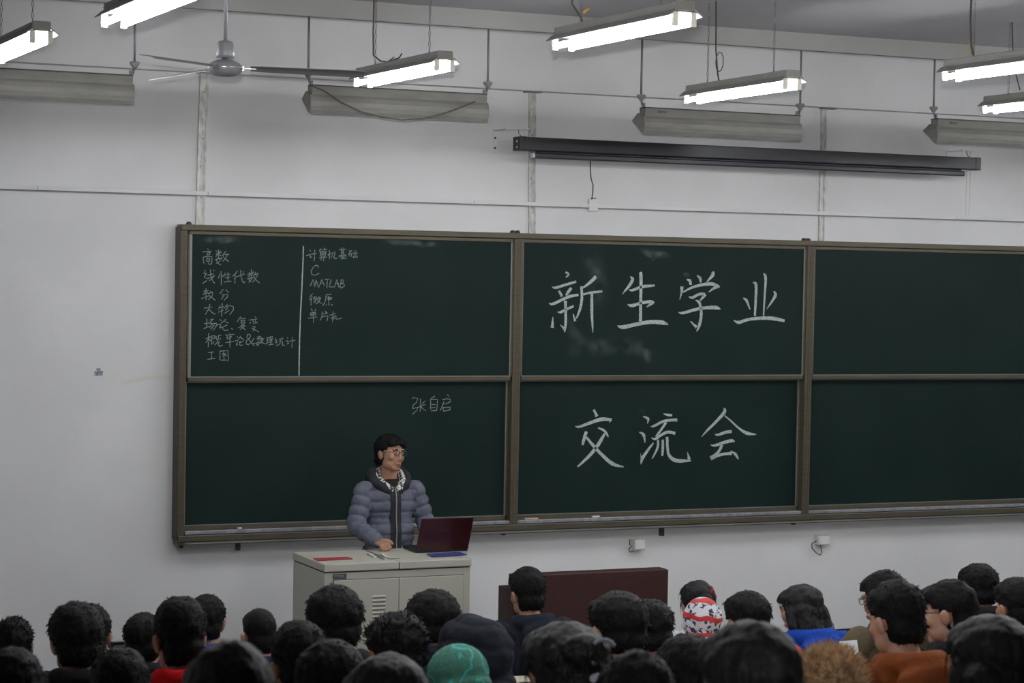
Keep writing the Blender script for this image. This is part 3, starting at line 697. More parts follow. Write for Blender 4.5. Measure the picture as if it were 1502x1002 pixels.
for k, az in enumerate((-17.5, -138, 104)):
    A = math.radians(az)
    bm = bmesh.new(); n = 10
    top = []; pr = []
    for i in range(n+1):
        s = i/n; x = .13+s*.585; hw = (.045+.012*s) * (1 if i not in (0, n) else .86); dz = -.012*s
        row = []
        for q in (-1, -.33, .33, 1): row.append((x, q*hw, -q*hw*.22+.006*(1-q*q)+dz+.002))
        pr.append(row)
    V1 = [[bm.verts.new(c) for c in r] for r in pr]; V2 = [[bm.verts.new((c[0], c[1], c[2]-.003)) for c in r] for r in pr]
    for i in range(n):
        for j in range(3):
            bm.faces.new((V1[i][j], V1[i+1][j], V1[i+1][j+1], V1[i][j+1])); bm.faces.new((V2[i][j], V2[i][j+1], V2[i+1][j+1], V2[i+1][j]))
        for j in (0, 3): bm.faces.new((V1[i][j], V2[i][j], V2[i+1][j], V1[i+1][j]))
    for i in (0, n):
        for j in range(3): bm.faces.new((V1[i][j], V1[i][j+1], V2[i][j+1], V2[i][j]))
    bmesh.ops.recalc_face_normals(bm, faces=bm.faces[:])
    o = obj('blade', bm, t, 'fanblade'); o.rotation_euler = (0, 0, A)
    bm = bmesh.new(); box(bm, .085, .16, -.018, .018, -.004, .001, bev=.001); box(bm, .088, .098, -.016, .016, -.012, .010)
    br = obj('blade_bracket', bm, o, 'chrome')

# ------------------------------------------------------------------ projection screen case
pa = aty(763, 200, -.14); pb = aty(1438, 232, -.14)
zt = (pa.z+pb.z)/2; print('SCREEN', pa, pb)
t = empty('projection_screen', (pa.x, -.05, zt), label='long black roller projection screen case mounted over the board', cat='screen')
Ls = pb.x-pa.x
obj('case', B(.02, Ls-.01, -.10, .02, -.092, 0, bev=.006), t, 'blackm')
bm = bmesh.new(); box(bm, -.004, .05, -.105, .024, -.094, .003, bev=.006); obj('end_cap', bm, t, 'black')
obj('end_cap', B(Ls-.05, Ls, -.103, .024, -.094, .002, bev=.006), t, 'blackm')
for z in (-.03, -.07): obj('cap_screw', T([(-.008, -.05, z), (-.003, -.05, z)], .007, seg=8), t, 'white')
obj('bottom_bar', B(.125, Ls-.12, -.07, -.02, -.142, -.104, bev=.008), t, 'navy_tube')
obj('bar_tip', B(.112, .125, -.065, -.025, -.138, -.108), t, 'trunk')
obj('screen_fabric', B(.14, Ls-.14, -.048, -.042, -.11, -.09), t, 'black')
obj('faded_mark', B(.19, .235, -.1012, -.099, -.052, -.040), t, 'screenred')
c0 = t.location
obj('cable', T([Vector(aty(u, v, -.03))-c0 for u, v in ((866, 235), (866, 250), (867, 262), (870, 272), (869.5, 283), (868, 293))], .004, seg=6), t, 'black')
def bracket(u0, lab, right=False):
    q = aty(u0, 0, -.05)
    x = .035 if not right else Ls-.06
    dx = -.09 if not right else .02
    bm = bmesh.new()
    bm2 = bm
    box(bm, x-.125 if not right else x-.07, x+.06 if not right else x+.05, -.03, -.018, .052, .066, bev=.002)
    box(bm, x-.12 if not right else x-.065, x-.10 if not right else x-.045, -.02, WY+.05, .050, .056)
    box(bm, (x-.125 if not right else x-.07), (x-.10 if not right else x-.045), WY+.05-.008, WY+.05, -.11, .066, bev=.002)
    obj('wall_bracket', bm, t, 'trunk')
    obj('hanger_wire', T([(x-.02, -.02, .058), (x-.014, -.02, .03), (x, -.03, .004)], .003, seg=6), t, 'rod')
    for z in (-.0, -.07): obj('bracket_screw', T([(x-.112 if not right else x-.058, WY+.038, z), (x-.112 if not right else x-.058, WY+.043, z)], .008, seg=8), t, 'black')
bracket(742, ''); bracket(1420, '', True)

# ================================================================== TEACHER'S CABINET
ax, bx, yf, yb_, zt_ = .486, 1.449, -1.50, -.90, 1.0
t = empty('multimedia_cabinet', ((ax+bx)/2, (yf+yb_)/2, 0), label='ivory steel multimedia cabinet with two louvred doors, used as a lectern', cat='cabinet')
hx, hy = (bx-ax)/2, (yb_-yf)/2
bm = bmesh.new(); box(bm, -hx+.004, hx-.004, -hy+.012, hy-.004, .04, .945, bev=.004); obj('body', bm, t, 'cab')
obj('plinth', B(-hx+.03, hx-.03, -hy+.04, hy-.03, 0, .04), t, 'cabdark')
xs_ = aty(586, 820, yf).x-(ax+bx)/2
obj('shadow_gap', B(-hx+.01, hx-.01, -hy+.01, hy-.01, .945, .952), t, 'cabdark')
for a_, b_ in ((-hx, xs_-.0025), (xs_+.0025, hx)):
    bm = bmesh.new(); box(bm, a_, b_, -hy, hy, .952, 1.0, bev=.006); obj('top_panel', bm, t, 'cab')
# recessed control strip on the top
obj('top_groove', B(xs_-.02, xs_+.05, -hy+.12, hy-.06, 1.0, 1.0015), t, 'cabdark')
obj('control_lid', B(xs_-.015, xs_+.20, -hy+.125, hy-.065, 1.001, 1.004, bev=.001), t, 'cab')
dl = aty(490, 853, yf).x-(ax+bx)/2; dr = aty(680, 843.5, yf).x-(ax+bx)/2; dm = aty(585.5, 848, yf).x-(ax+bx)/2
dz = aty(585, 848, yf).z
obj('door_gap', B(dl-.004, dr+.004, -hy+.009, -hy+.013, .06, dz+.004), t, 'cabdark')
for i, (a_, b_) in enumerate(((dl, dm-.002), (dm+.002, dr))):
    d = obj('door', B(a_, b_, -hy+.0, -hy+.011, .065, dz, bev=.002), t, 'cab')
    vx = aty((556, 614)[i], 880, yf).x-(ax+bx)/2; vz0 = aty((556, 614)[i], (875, 872)[i], yf).z
    for k in range(7):
        zz = vz0-.0245*k
        bm = bmesh.new(); extrude(bm, [(-hy-.004, zz), (-hy, zz+.006), (-hy, zz-.009), (-hy-.003, zz-.004)], vx-.042, vx+.042, 'x')
        obj('louvre', bm, d, 'cab'); obj('louvre_slot', B(vx-.040, vx+.040, -hy-.0005, -hy+.001, zz-.0115, zz-.009), d, 'cabdark')
    obj('lock', lathe(bmesh.new(), [(.010, 0), (.010, .006), (.004, .008)], 12), d, 'chrome', ((b_-.03 if i == 0 else a_+.03), -hy, .5)).rotation_euler = (PI/2, 0, 0)
q = aty(499, 846, yf); qx = q.x-(ax+bx)/2
n_ = obj('name_plate', B(qx-.043, qx+.043, -hy+.006, -hy+.0115, q.z-.014, q.z+.016, bev=.002), t, 'plate')
bm = bmesh.new()
for a_, b_, c_, d_ in ((-.038, -.030, .002, .009), (-.028, -.022, .002, .009), (-.020, -.014, .002, .009), (-.010, -.002, .0, .008), (0, .008, 0, .008), (.010, .018, 0, .008), (.020, .028, 0, .008), (-.038, .034, -.006, -.004)):
    box(bm, qx+a_, qx+b_, -hy+.0055, -hy+.0062, q.z+c_, q.z+d_)
obj('plate_marks', bm, n_, mat('pale_print', (.2, .2, .22), .6))

# things on the cabinet
def flat(name, px, z, th, m, lab, cat):
    P = [atz(u, v, z) for u, v in px]; c = sum((Vector(q) for q in P), Vector())/len(P); c.z = z
    bm = bmesh.new(); A = [bm.verts.new((q.x-c.x, q.y-c.y, 0)) for q in P]; Bq = [bm.verts.new((q.x-c.x, q.y-c.y, th)) for q in P]; n = len(P)
    bm.faces.new(A[::-1]); bm.faces.new(Bq)
    for i in range(n): bm.faces.new((A[i], A[(i+1) % n], Bq[(i+1) % n], Bq[i]))
    bmesh.ops.recalc_face_normals(bm, faces=bm.faces[:])
    return tagp(obj(name, bm, None, m, c), lab, cat)
flat('booklet', [(459, 820), (509, 817.5), (517, 820.5), (467, 823.5)], 1.0005, .004, 'red_paper', 'thin red booklet lying on the left end of the cabinet top', 'booklet')
flat('folder', [(626, 813), (675, 810.5), (685, 814.5), (633, 817)], 1.0045, .004, 'blue_folder', 'flat dark blue folder on the cabinet top in front of the laptop', 'folder')
for i, (p0, p1, c, lab) in enumerate((((539, 812), (550, 817), 'white', 'slim white marker pen left of the speaker\'s fist'), ((549, 812.5), (563, 820), 'lampgrey', 'grey pen pointing at the front edge of the cabinet'), ((559, 813), (566, 816.5), 'white', 'short white chalk stick in front of the speaker\'s fist'))):
    a_, b_ = atz(*p0, 1.006), atz(*p1, 1.006)
    bm = T([Vector((0, 0, 0)), b_-a_], .0055, seg=8)
    tagp(obj('pen' if i < 2 else 'chalk_stick', bm, None, c, a_), lab, 'pen' if i < 2 else 'chalk')
flat('note', [(553, 809.5), (561, 809.5), (566, 812), (556, 812.5)], 1.0005, .001, 'paper', 'small white paper scrap beside the pens on the cabinet', 'paper')

# laptop
hz = 1.0065
hb0 = atz(609.5, 810, hz); hb1 = atz(686, 807.5, hz)
d = (hb1-hb0); wL = d.length; ang = math.atan2(d.y, d.x); print('LAPTOP w', wL, math.degrees(ang), hb0)
wL = min(wL, .40)
t = empty('laptop', (hb0.x, hb0.y, 1.0005), ang, label='open dark red laptop on the cabinet, lid back towards the audience', cat='laptop')
obj('keyboard_base', B(0, wL, 0, .25, .002, .020, bev=.004), t, 'black')
bm = bmesh.new()
for r in range(5):
    for c in range(14): box(bm, .02+c*(wL-.04)/14, .02+(c+.85)*(wL-.04)/14, .05+r*.02, .066+r*.02, .020, .0225)
o = obj('keys', bm, t, 'blackm'); o['kind'] = 'stuff'
obj('palm_edge', B(.004, wL-.004, .245, .2515, .010, .018), t, 'silver')
lid = obj('lid', B(0, wL, -.009, 0, 0, .235, bev=.004), t, 'laptop', (0, .004, .018)); lid.rotation_euler = (math.radians(25), 0, 0)
obj('screen', B(.012, wL-.012, 0, .0012, .015, .225), lid, mat('lcd_panel', (.02, .03, .05), .2, emis=((.5, .6, .8), .35)))
bm = bmesh.new()
cx = wL*.5
for k in range(6): box(bm, cx-.03+k*.010, cx-.024+k*.010, -.0097, -.0088, .138, .146)
obj('lid_lettering', bm, lid, mat('faint_letters', (.10, .03, .035), .4))
for x in (.06, wL-.06): obj('hinge', T([(x-.02, .002, .016), (x+.02, .002, .016)], .006, seg=8), t, 'black')

# ------------------------------------------------------------------ dark red desk beside the cabinet
x0 = aty(758, 846, -1.9).x; x1 = aty(980.5, 838, -1.9).x; zt_ = aty(900, 838.8, -1.9).z
t = empty('front_desk', ((x0+x1)/2, -1.65, 0), label='narrow dark red wooden counter with a solid front panel before the wall', cat='counter')
h = (x1-x0)/2
obj('front_panel', B(-h, h, -.25, -.225, .05, zt_-.002, bev=.003), t, 'maroon')
obj('desk_top', B(-h, h, -.225, -.13, zt_-.03, zt_, bev=.003), t, 'maroon')
obj('side_panel', B(h-.025, h, -.225, -.13, 0.0, zt_-.03), t, 'maroon_d'); obj('side_panel', B(-h, -h+.025, -.225, -.13, 0.0, zt_-.03), t, 'maroon_d')
obj('shelf', B(-h+.025, h-.025, -.225, -.14, .5, .52), t, 'maroon')
xx = aty(742, 862, -1.9).x-(x0+x1)/2; zz = aty(748, 862, -1.9).z
obj('side_wing', B(xx, -h, -.24, -.14, .05, zz, bev=.003), t, 'maroon_d')

# ================================================================== AUDITORIUM DESKS
for k in range(1, 9):
    fz = floor_z(k); y = ROWY[k]
    t = empty('row_desk', (1.6, y+.46, fz), label='long beige audience desk, %s' % ('front row' if k == 0 else 'row %s from the front' % ['', 'second', 'third', 'fourth', 'fifth', 'sixth', 'seventh', 'eighth', 'ninth'][k]), cat='desk')
    obj('desk_top', B(-5.6, 4.4, -.13, .12, .70, .725, bev=.004), t, 'desk')
    obj('front_board', B(-5.6, 4.4, .10, .118, .30, .70), t, 'desk')
    for x in (-5.5, -3.0, -.5, 2.0, 4.3): obj('leg', B(x-.02, x+.02, -.05, .05, 0.0, .70), t, 'steel')

# ================================================================== PEOPLE
def ell(bm, c, r, rot=(0, 0, 0), seg=16):
    mt = Matrix.Translation(c) @ Euler(rot).to_matrix().to_4x4() @ Matrix.Diagonal((*r, 1))
    bmesh.ops.create_uvsphere(bm, u_segments=seg, v_segments=seg//2+2, radius=1, matrix=mt)
def cap(bm, a, b, r0, r1, sy=1.0):
    a, b = Vector(a), Vector(b); n = 5
    tube(bm, [a.lerp(b, i/n) for i in range(n+1)], [r0+(r1-r0)*i/n for i in range(n+1)], seg=14)
    ell(bm, a, (r0,)*3, seg=12); ell(bm, b, (r1,)*3, seg=12)
def chain(bm, pts, rs):
    for i in range(len(pts)-1): cap(bm, pts[i], pts[i+1], rs[i], rs[i+1])
def xform(bm, M4, start=0):
    bm.verts.ensure_lookup_table()
    for v in bm.verts[start:]: v.co = M4 @ v.co
import time
TM = [0, 0]
def remesh(bm, voxel, smooth=3, name='blob'):
    t0_ = time.time()
    me = bpy.data.meshes.new(name); bm.to_mesh(me); bm.free()
    o = bpy.data.objects.new('tmp', me); COL.objects.link(o)
    r = o.modifiers.new('r', 'REMESH'); r.mode = 'VOXEL'; r.voxel_size = voxel
    if smooth:
        s = o.modifiers.new('s', 'SMOOTH'); s.factor = .5; s.iterations = smooth
    dg = bpy.context.evaluated_depsgraph_get(); dg.update()
    out = bpy.data.meshes.new_from_object(o.evaluated_get(dg)); out.name = name
    bpy.data.objects.remove(o); bpy.data.meshes.remove(me); TM[0] += time.time()-t0_; TM[1] += 1
    out.polygons.foreach_set('use_smooth', [True]*len(out.polygons))
    out.materials.clear()
    return out
class VN:
    def __init__(s, me):
        n = len(me.vertices); s.me = me
        a = np.empty(n*3, np.float32); b = np.empty(n*3, np.float32)
        me.vertices.foreach_get('co', a); me.vertex_normals.foreach_get('vector', b)
        s.co = a.reshape(-1, 3); s.n = b.reshape(-1, 3)
    def run(s, f):
        out = np.array([f(Vector(c), Vector(n)) for c, n in zip(s.co.tolist(), s.n.tolist())], np.float32)
        s.me.vertices.foreach_set('co', out.ravel()); s.me.update()
def decimate(me, ratio):
    o = bpy.data.objects.new('tmp', me); COL.objects.link(o)
    d = o.modifiers.new('d', 'DECIMATE'); d.ratio = ratio
    dg = bpy.context.evaluated_depsgraph_get(); dg.update()
    out = bpy.data.meshes.new_from_object(o.evaluated_get(dg)); bpy.data.objects.remove(o)
    out.polygons.foreach_set('use_smooth', [True]*len(out.polygons)); return out
# head: origin between the ears at eye height, facing +y, crown +.115, chin -.12
def head_parts(bm):
    s = len(bm.verts)
    ell(bm, (0, -.012, .03), (.076, .094, .083)); ell(bm, (0, .028, -.02), (.065, .062, .088)); ell(bm, (0, .052, -.094), (.030, .030, .024))
    for x in (-1, 1):
        ell(bm, (x*.030, .020, -.066), (.032, .050, .040)); ell(bm, (x*.040, .056, -.026), (.025, .025, .026)); ell(bm, (x*.031, .080, .022), (.026, .012, .008))
        ell(bm, (x*.080, -.006, -.018), (.010, .021, .032), (0, x*.25, .0)); ell(bm, (x*.011, .095, -.038), (.008, .009, .008))
        ell(bm, (x*.031, .076, .002), (.014, .012, .009))
    cap(bm, (0, .082, .012), (0, .099, -.032), .008, .011)
    ell(bm, (0, .084, -.066), (.023, .012, .006)); ell(bm, (0, .082, -.078), (.019, .011, .007)); ell(bm, (0, .084, -.05), (.025, .012, .012))
    return s
def hand(bm, wrist, d, up, side, r=1.0, curl=.9, fist=False):
    """palm + five fingers; d = forearm direction, up = back of hand, side = thumb side sign"""
    w_ = Vector(wrist); d = Vector(d).normalized(); up = (Vector(up)-d*Vector(up).dot(d)).normalized(); s = d.cross(up)*side
    for q in (-.026, -.009, .009, .026): cap(bm, w_+s*q*.8, w_+d*.085+s*q, .013, .0115)
    for i, (q, l) in enumerate(((.029, .072), (.010, .082), (-.010, .076), (-.028, .058))):
        p = w_+d*.088+s*q; a = .35 if not fist else 1.3
        for f in (.45, .32, .25):
            dd = d*math.cos(a)-up*math.sin(a); n = p+dd*l*f; cap(bm, p, n, .0098, .009); p = n; a += curl*(.8 if not fist else 1.25)
    p = w_+d*.03+s*.028; a1 = (d*.75+s*.7-up*.2).normalized(); n = p+a1*.038; cap(bm, p, n, .013, .011); a2 = (d*.9-up*.45+s*.05).normalized(); cap(bm, n, n+a2*.028, .0105, .0085)
NP = Vector((0, -.02, -.16))    # neck pivot in head space
def head_matrix(c, turn, tilt, roll=0):
    return Matrix.Translation(Vector(c)+NP) @ Euler((tilt, roll, turn), 'ZYX').to_matrix().to_4x4() @ Matrix.Translation(-NP)
# ---- seated listener: origin on the floor under the hips, faces +y; crown at 1.25
HC = Vector((0, .03, 1.118))
def seat_pose(arms):
    sh = Vector((.185, .0, .925))
    if arms == 'desk': return sh, Vector((.25, .14, .70)), Vector((.10, .34, .775)), Vector((-.6, .8, -.05))
    if arms == 'up': return sh, Vector((.22, .20, .78)), Vector((.075, .30, .97)), Vector((-.35, .2, .9))
    return sh, Vector((.24, .05, .68)), Vector((.14, .28, .62)), Vector((-.4, .9, -.1))
def seated_body(turn, tilt, arms, name):
    bm = bmesh.new()
    head_parts(bm); HM = head_matrix(HC, turn, tilt); xform(bm, HM)
    st = len(bm.verts)
    cap(bm, HM @ Vector((0, -.015, -.06)), (0, -.012, .96), .052, .058)
    ell(bm, (0, .0, .80), (.145, .095, .18)); ell(bm, (0, -.005, .62), (.135, .095, .16)); ell(bm, (0, 0, .50), (.165, .125, .09)); ell(bm, (0, -.005, .925), (.155, .06, .05))
    for x in (-1, 1):
        sh, el, wr, hd = seat_pose(arms); f = lambda v: Vector((v.x*x+(.10 if (arms == 'up' and v.y > .25) else .0), v.y, v.z))
        chain(bm, [f(sh), f(el), f(wr)], [.047, .038, .026]); hand(bm, f(wr), Vector((hd.x*x, hd.y, hd.z)), (0, -.2, 1) if arms != 'up' else (0, -1, .3), x, curl=.5)
        chain(bm, [(x*.095, .0, .50), (x*.115, .42, .50), (x*.12, .40, .08)], [.085, .055, .036])
        cap(bm, (x*.12, .38, .045), (x*.13, .55, .03), .040, .032)
    return remesh(bm, .0062, 2, name), HM
def jacket(arms, kind):
    bm = bmesh.new()
    ell(bm, (0, -.01, .79), (.195, .135, .19)); ell(bm, (0, -.01, .62), (.185, .14, .17)); ell(bm, (0, -.01, .93), (.185, .085, .068)); ell(bm, (0, -.01, .97), (.12, .08, .055)); ell(bm, (0, -.005, .52), (.19, .15, .08))
    for x in (-1, 1):
        sh, el, wr, hd = seat_pose(arms); f = lambda v: Vector((v.x*x+(.10 if (arms == 'up' and v.y > .25) else .0), v.y, v.z))
        chain(bm, [f(sh), f(el), f(wr)-Vector((hd.x*x, hd.y, hd.z)).normalized()*.01], [.077, .064, .044])
    n = 18
    if kind == 'collar':
        tube(bm, [(.078*math.cos(a), -.012+.082*math.sin(a), 1.0-.010*math.sin(a)) for a in [2*PI*k/n for k in range(n)]], .032, seg=10, closed=True)
    elif kind == 'hood':
        tube(bm, [(.095*math.cos(a), -.02+.10*math.sin(a), .985-.018*math.sin(a)) for a in [2*PI*k/n for k in range(n)]], .036, seg=10, closed=True)
        ell(bm, (0, -.13, .93), (.125, .055, .085), (.35, 0, 0)); ell(bm, (0, -.15, .87), (.09, .04, .07))
    elif kind == 'hoodup':
        ell(bm, (0, .0, 1.13), (.125, .145, .155), (.2, 0, 0)); ell(bm, (0, -.03, 1.0), (.13, .12, .1)); ell(bm, (0, .06, 1.16), (.115, .10, .125))
    me = remesh(bm, .011, 4, 'jacket')
    # folds
    def fold(p, n):
        k = noise.noise(Vector((p.x*9, p.y*9, p.z*14)))*.008 + noise.noise(Vector((p.x*24+5, p.y*24, p.z*34)))*.004
        if kind == 'hood': k += -.004*max(0, 1-abs(p.x)/.006)
        if kind == 'hoodup': k += (abs(math.sin(p.z*38+p.x*14+noise.noise(p*6)*3))**.5-.6)*.010
        return p + n*k
    VN(me).run(fold)
    if kind == 'hoodup':
        bm = bmesh.new(); bm.from_mesh(me)
        dl_ = [v for v in bm.verts if v.co.y > .085 and abs(v.co.x) < .085 and 1.0 < v.co.z < 1.22]
        bmesh.ops.delete(bm, geom=dl_, context='VERTS'); bm.to_mesh(me); bm.free()
    return me
def trousers():
    bm = bmesh.new(); ell(bm, (0, -.01, .50), (.185, .14, .11))
    for x in (-1, 1): chain(bm, [(x*.10, .0, .50), (x*.118, .425, .50), (x*.122, .40, .12)], [.10, .072, .058])
    return remesh(bm, .012, 3, 'trousers')
def shoes_m(pts):
    bm = bmesh.new()
    for a, b in pts: cap(bm, a, b, .047, .040)
    return remesh(bm, .008, 2, 'shoes')
def strands(bm, base, n, l, down, rnd, w_=.004, filt=None, swirl=0):
    q_ = VN(base); vs = [(Vector(c), Vector(n)) for c, n in zip(q_.co.tolist(), q_.n.tolist())]
    for i in range(n):
        p, nn = rnd.choice(vs)
        if filt and not filt(p): continue
        d = (nn*.75 + Vector((rnd.uniform(-.6, .6), rnd.uniform(-.7, .3), rnd.uniform(-.6, .6))) + down).normalized()
        t_ = d.cross(nn); 
        if t_.length < 1e-4: continue
        t_.normalize(); b2 = d.cross(t_); ll = l*rnd.uniform(.5, 1.2)
        q = p - nn*.006
        r_ = [q+t_*w_, q-t_*w_*.5+b2*w_, q-t_*w_*.5-b2*w_]; mid = p+d*ll*.55; mm = [mid+(x-q)*.6 for x in r_]; tip = p+d*ll+down*ll*.35
        A = [bm.verts.new(x) for x in r_]; C2 = [bm.verts.new(x) for x in mm]; tv = bm.verts.new(tip)
        for k in range(3):
            bm.faces.new((A[k], A[(k+1) % 3], C2[(k+1) % 3], C2[k])); bm.faces.new((C2[k], C2[(k+1) % 3], tv))
def hair_mesh(kind, seed, vox=.006, nstr=420):
    rnd = random.Random(seed); bm = bmesh.new()
    if kind in ('short', 'spiky', 'bowl', 'buzz'):
        th = {'short': .013, 'spiky': .015, 'bowl': .020, 'buzz': .007}[kind]
        ell(bm, (0, -.014, .034), (.076+th, .094+th, .081+th)); ell(bm, (0, -.045, -.03), (.066+th*.6, .062+th*.4, .075))
        ell(bm, (0, .03, .058), (.068+th*.8, .068+th*.5, .055))
    else:
        ell(bm, (0, -.016, .034), (.092, .110, .096)); ell(bm, (0, .025, .058), (.082, .082, .058)); ell(bm, (0, -.05, -.03), (.088, .07, .09))
        if kind == 'long':
            for x in (-1, 0, 1): chain(bm, [(x*.05, -.055, -.02), (x*.06, -.075, -.14), (x*.058, -.085, -.26)], [.052, .045, .026])
            for x in (-1, 1): chain(bm, [(x*.078, .0, .0), (x*.088, -.01, -.09), (x*.075, -.03, -.18)], [.024, .026, .014])
        if kind == 'pony':
            ell(bm, (0, -.115, .03), (.03, .03, .03)); chain(bm, [(0, -.135, .03), (0, -.165, -.05), (0, -.15, -.17)], [.030, .034, .012])
        if kind == 'bun': ell(bm, (.0, -.115, .055), (.052, .045, .048)); ell(bm, (0.0, -.12, .055), (.058, .03, .03))
    me = remesh(bm, vox, 2, 'hair')
    def hv(p, nn):
        face = p.y > .045+max(0, -.2*(p.z-.02)) and p.z < .062-.35*abs(p.x)
        temple = abs(p.x) > .045 and p.y > .018 and p.z < .018
        ear = abs(p.x) > .06 and p.y > -.028 and p.z < .002
        nape = p.z < -.085 and kind in ('short', 'spiky', 'bowl', 'buzz')
        a = noise.noise(Vector((p.x*30+seed, p.y*30, p.z*22)))*.006 + noise.noise(Vector((p.x*90+seed, p.y*90, p.z*50)))*.003
        if kind in ('spiky',): a *= 1.4
        if kind in ('buzz',): a *= .4
        if kind in ('long', 'pony', 'bun'): ear = False; temple = abs(p.x) > .03 and p.y > .04 and p.z < .02
        if (face or temple or ear) and p.z > -.13 and p.y > -.04:
            return Vector((p.x*.66, p.y*.66-.01, p.z*.8))
        elif nape: return Vector((p.x*.7, p.y*.75, p.z*.8))
        return p + nn*a
    VN(me).run(hv)
    bm = bmesh.new(); bm.from_mesh(me)
    flt = lambda p: not (p.y > .03 and p.z < .05) and not (abs(p.x) > .05 and p.y > -.03 and p.z < .02) and p.z > (-.08 if kind not in ('long',) else -.3)
    if kind == 'spiky': strands(bm, me, nstr, .017, Vector((0, -.1, .1)), rnd, .0035, flt)
    elif kind in ('short', 'bowl'): strands(bm, me, nstr, .012, Vector((0, -.1, -.9)), rnd, .0032, flt)
    elif kind == 'buzz': strands(bm, me, nstr//2, .008, Vector((0, 0, 0)), rnd, .002, flt)
    else: strands(bm, me, nstr//2, .05, Vector((0, -.1, -2.2)), rnd, .0028, lambda p: flt(p) and p.z < .09)
    bm.to_mesh(me); bm.free()
    me.polygons.foreach_set('use_smooth', [True]*len(me.polygons))
    return me
def mesh_of(bm, name, smooth=True):
    me = bpy.data.meshes.new(name); bm.to_mesh(me); bm.free()
    me.polygons.foreach_set('use_smooth', [smooth]*len(me.polygons)); return me
def inst(name, me, parent, m, mw=None):
    """object sharing mesh data, material held by the object"""
    if not me.materials: me.materials.append(None)
    o = bpy.data.objects.new(name, me); COL.objects.link(o); o.parent = parent
    o.material_slots[0].link = 'OBJECT'; o.material_slots[0].material = M[m] if isinstance(m, str) else m
    if mw is not None: o.matrix_local = mw
    return o
EYE = mesh_of((lambda b: (ell(b, (0, 0, 0), (.0125, .0062, .0046)), b)[1])(bmesh.new()), 'eye')
IRIS = mesh_of((lambda b: (ell(b, (0, .0042, 0), (.0052, .0030, .0045)), b)[1])(bmesh.new()), 'iris')
BROW = mesh_of(T([(-.017, -.002, -.002), (-.004, .003, .003), (.014, -.004, .0)], [.0022, .0035, .002], seg=6), 'brow')
LIPS = mesh_of((lambda b: (ell(b, (0, 0, .0035), (.021, .006, .0042)), ell(b, (0, -.001, -.0045), (.017, .006, .005)), b)[2])(bmesh.new()), 'lips')
def spectacles():
    b = bmesh.new()
    for x in (-.033, .033):
        R_ = [(x+.023*math.cos(a)*(1 if abs(math.cos(a)) < .8 else .97), .099-.10*abs(x+.02*math.cos(a))**1.6*3, .002+.0155*math.copysign(abs(math.sin(a))**.7, math.sin(a))) for a in [2*PI*k/20 for k in range(20)]]
        tube(b, R_, .0022, seg=6, closed=True)
    tube(b, [(-.011, .099, .006), (0, .101, .008), (.011, .099, .006)], .002, seg=6)
    for x in (-1, 1): tube(b, [(x*.056, .088, .006), (x*.074, .07, .006), (x*.084, .0, .002), (x*.084, -.02, -.012)], .0022, seg=6)
    return mesh_of(b, 'spectacles')
SPEC = spectacles()
def face(parent, HM, spec=None, lips=True):
    for x in (-1, 1):
        e = inst('eye', EYE, parent, 'eye_w', HM @ Matrix.Translation((x*.031, .0835, .001)))
        inst('iris', IRIS, e, 'eye_b', Matrix.Identity(4))
        inst('eyebrow', BROW, parent, 'hair', HM @ Matrix.Translation((x*.033, .090, .021)) @ Matrix.Diagonal((x, 1, 1, 1)))
    inst('lips', LIPS, parent, 'lip', HM @ Matrix.Translation((0, .0925, -.071)))
    if spec: inst('spectacles', SPEC, parent, spec, HM)

BODY = {}
for key, args in dict(fwd=(0, -.12, 'desk'), low=(.1, -.35, 'desk'), lefty=(.75, -.20, 'desk'), half=(.42, -.30, 'desk'), slight=(.16, -.22, 'desk'), right=(-.4, -.1, 'desk'), lap=(0, .0, 'lap'), up=(0, 0, 'up')).items():
    BODY[key] = seated_body(*args, 'person') + (args[2],)
JK = {(a, k): jacket(a, k) for a, k in (('desk', 'collar'), ('desk', 'hood'), ('desk', 'hoodup'), ('lap', 'collar'), ('lap', 'hood'), ('up', 'collar'))}
TR = trousers(); SH = shoes_m([((x*.12, .38, .05), (x*.13, .56, .045)) for x in (-1, 1)])
HAIR = {}
for k, ss in dict(short=(1, 2, 3, 4), spiky=(5, 6), bowl=(7, 8), buzz=(9,), long=(10, 11), pony=(12,), bun=(13,)).items():
    for s in ss: HAIR[(k, len([q for q in HAIR if q[0] == k]))] = hair_mesh(k, s)
def beanie():
    bm = bmesh.new(); ell(bm, (0, -.014, .045), (.094, .108, .098)); ell(bm, (0, -.02, .0), (.095, .108, .05))
    me = remesh(bm, .007, 3, 'hat')
    VN(me).run(lambda c, n: Vector((c.x*.75, c.y*.75, c.z*.7)) if (c.z < -.015 or (c.y > .06 and c.z < .035)) else c+n*(.0015*math.sin(math.atan2(c.y, c.x)*60)))
    return me
def print_hat():
    bm = bmesh.new(); ell(bm, (0, -.014, .02), (.096, .112, .118)); ell(bm, (0, -.02, -.06), (.09, .10, .07))
    me = remesh(bm, .007, 3, 'hat')
    VN(me).run(lambda c, n: Vector((c.x*.7, c.y*.7, c.z)) if (c.y > .05 and c.z < .05) else c+n*noise.noise(c*22)*.007)
    return me
def fur_mesh():
    bm = bmesh.new(); ell(bm, (0, -.02, .03), (.098, .112, .098)); ell(bm, (0, -.03, -.04), (.10, .10, .07))
    me = remesh(bm, .009, 2, 'fur_hood')
    rnd = random.Random(3); b2 = bmesh.new(); b2.from_mesh(me); strands(b2, me, 3400, .036, Vector((.15, 0, .25)), rnd, .0028, lambda p: not (p.y > .04 and p.z < .04)); b2.to_mesh(me); b2.free()
    return me

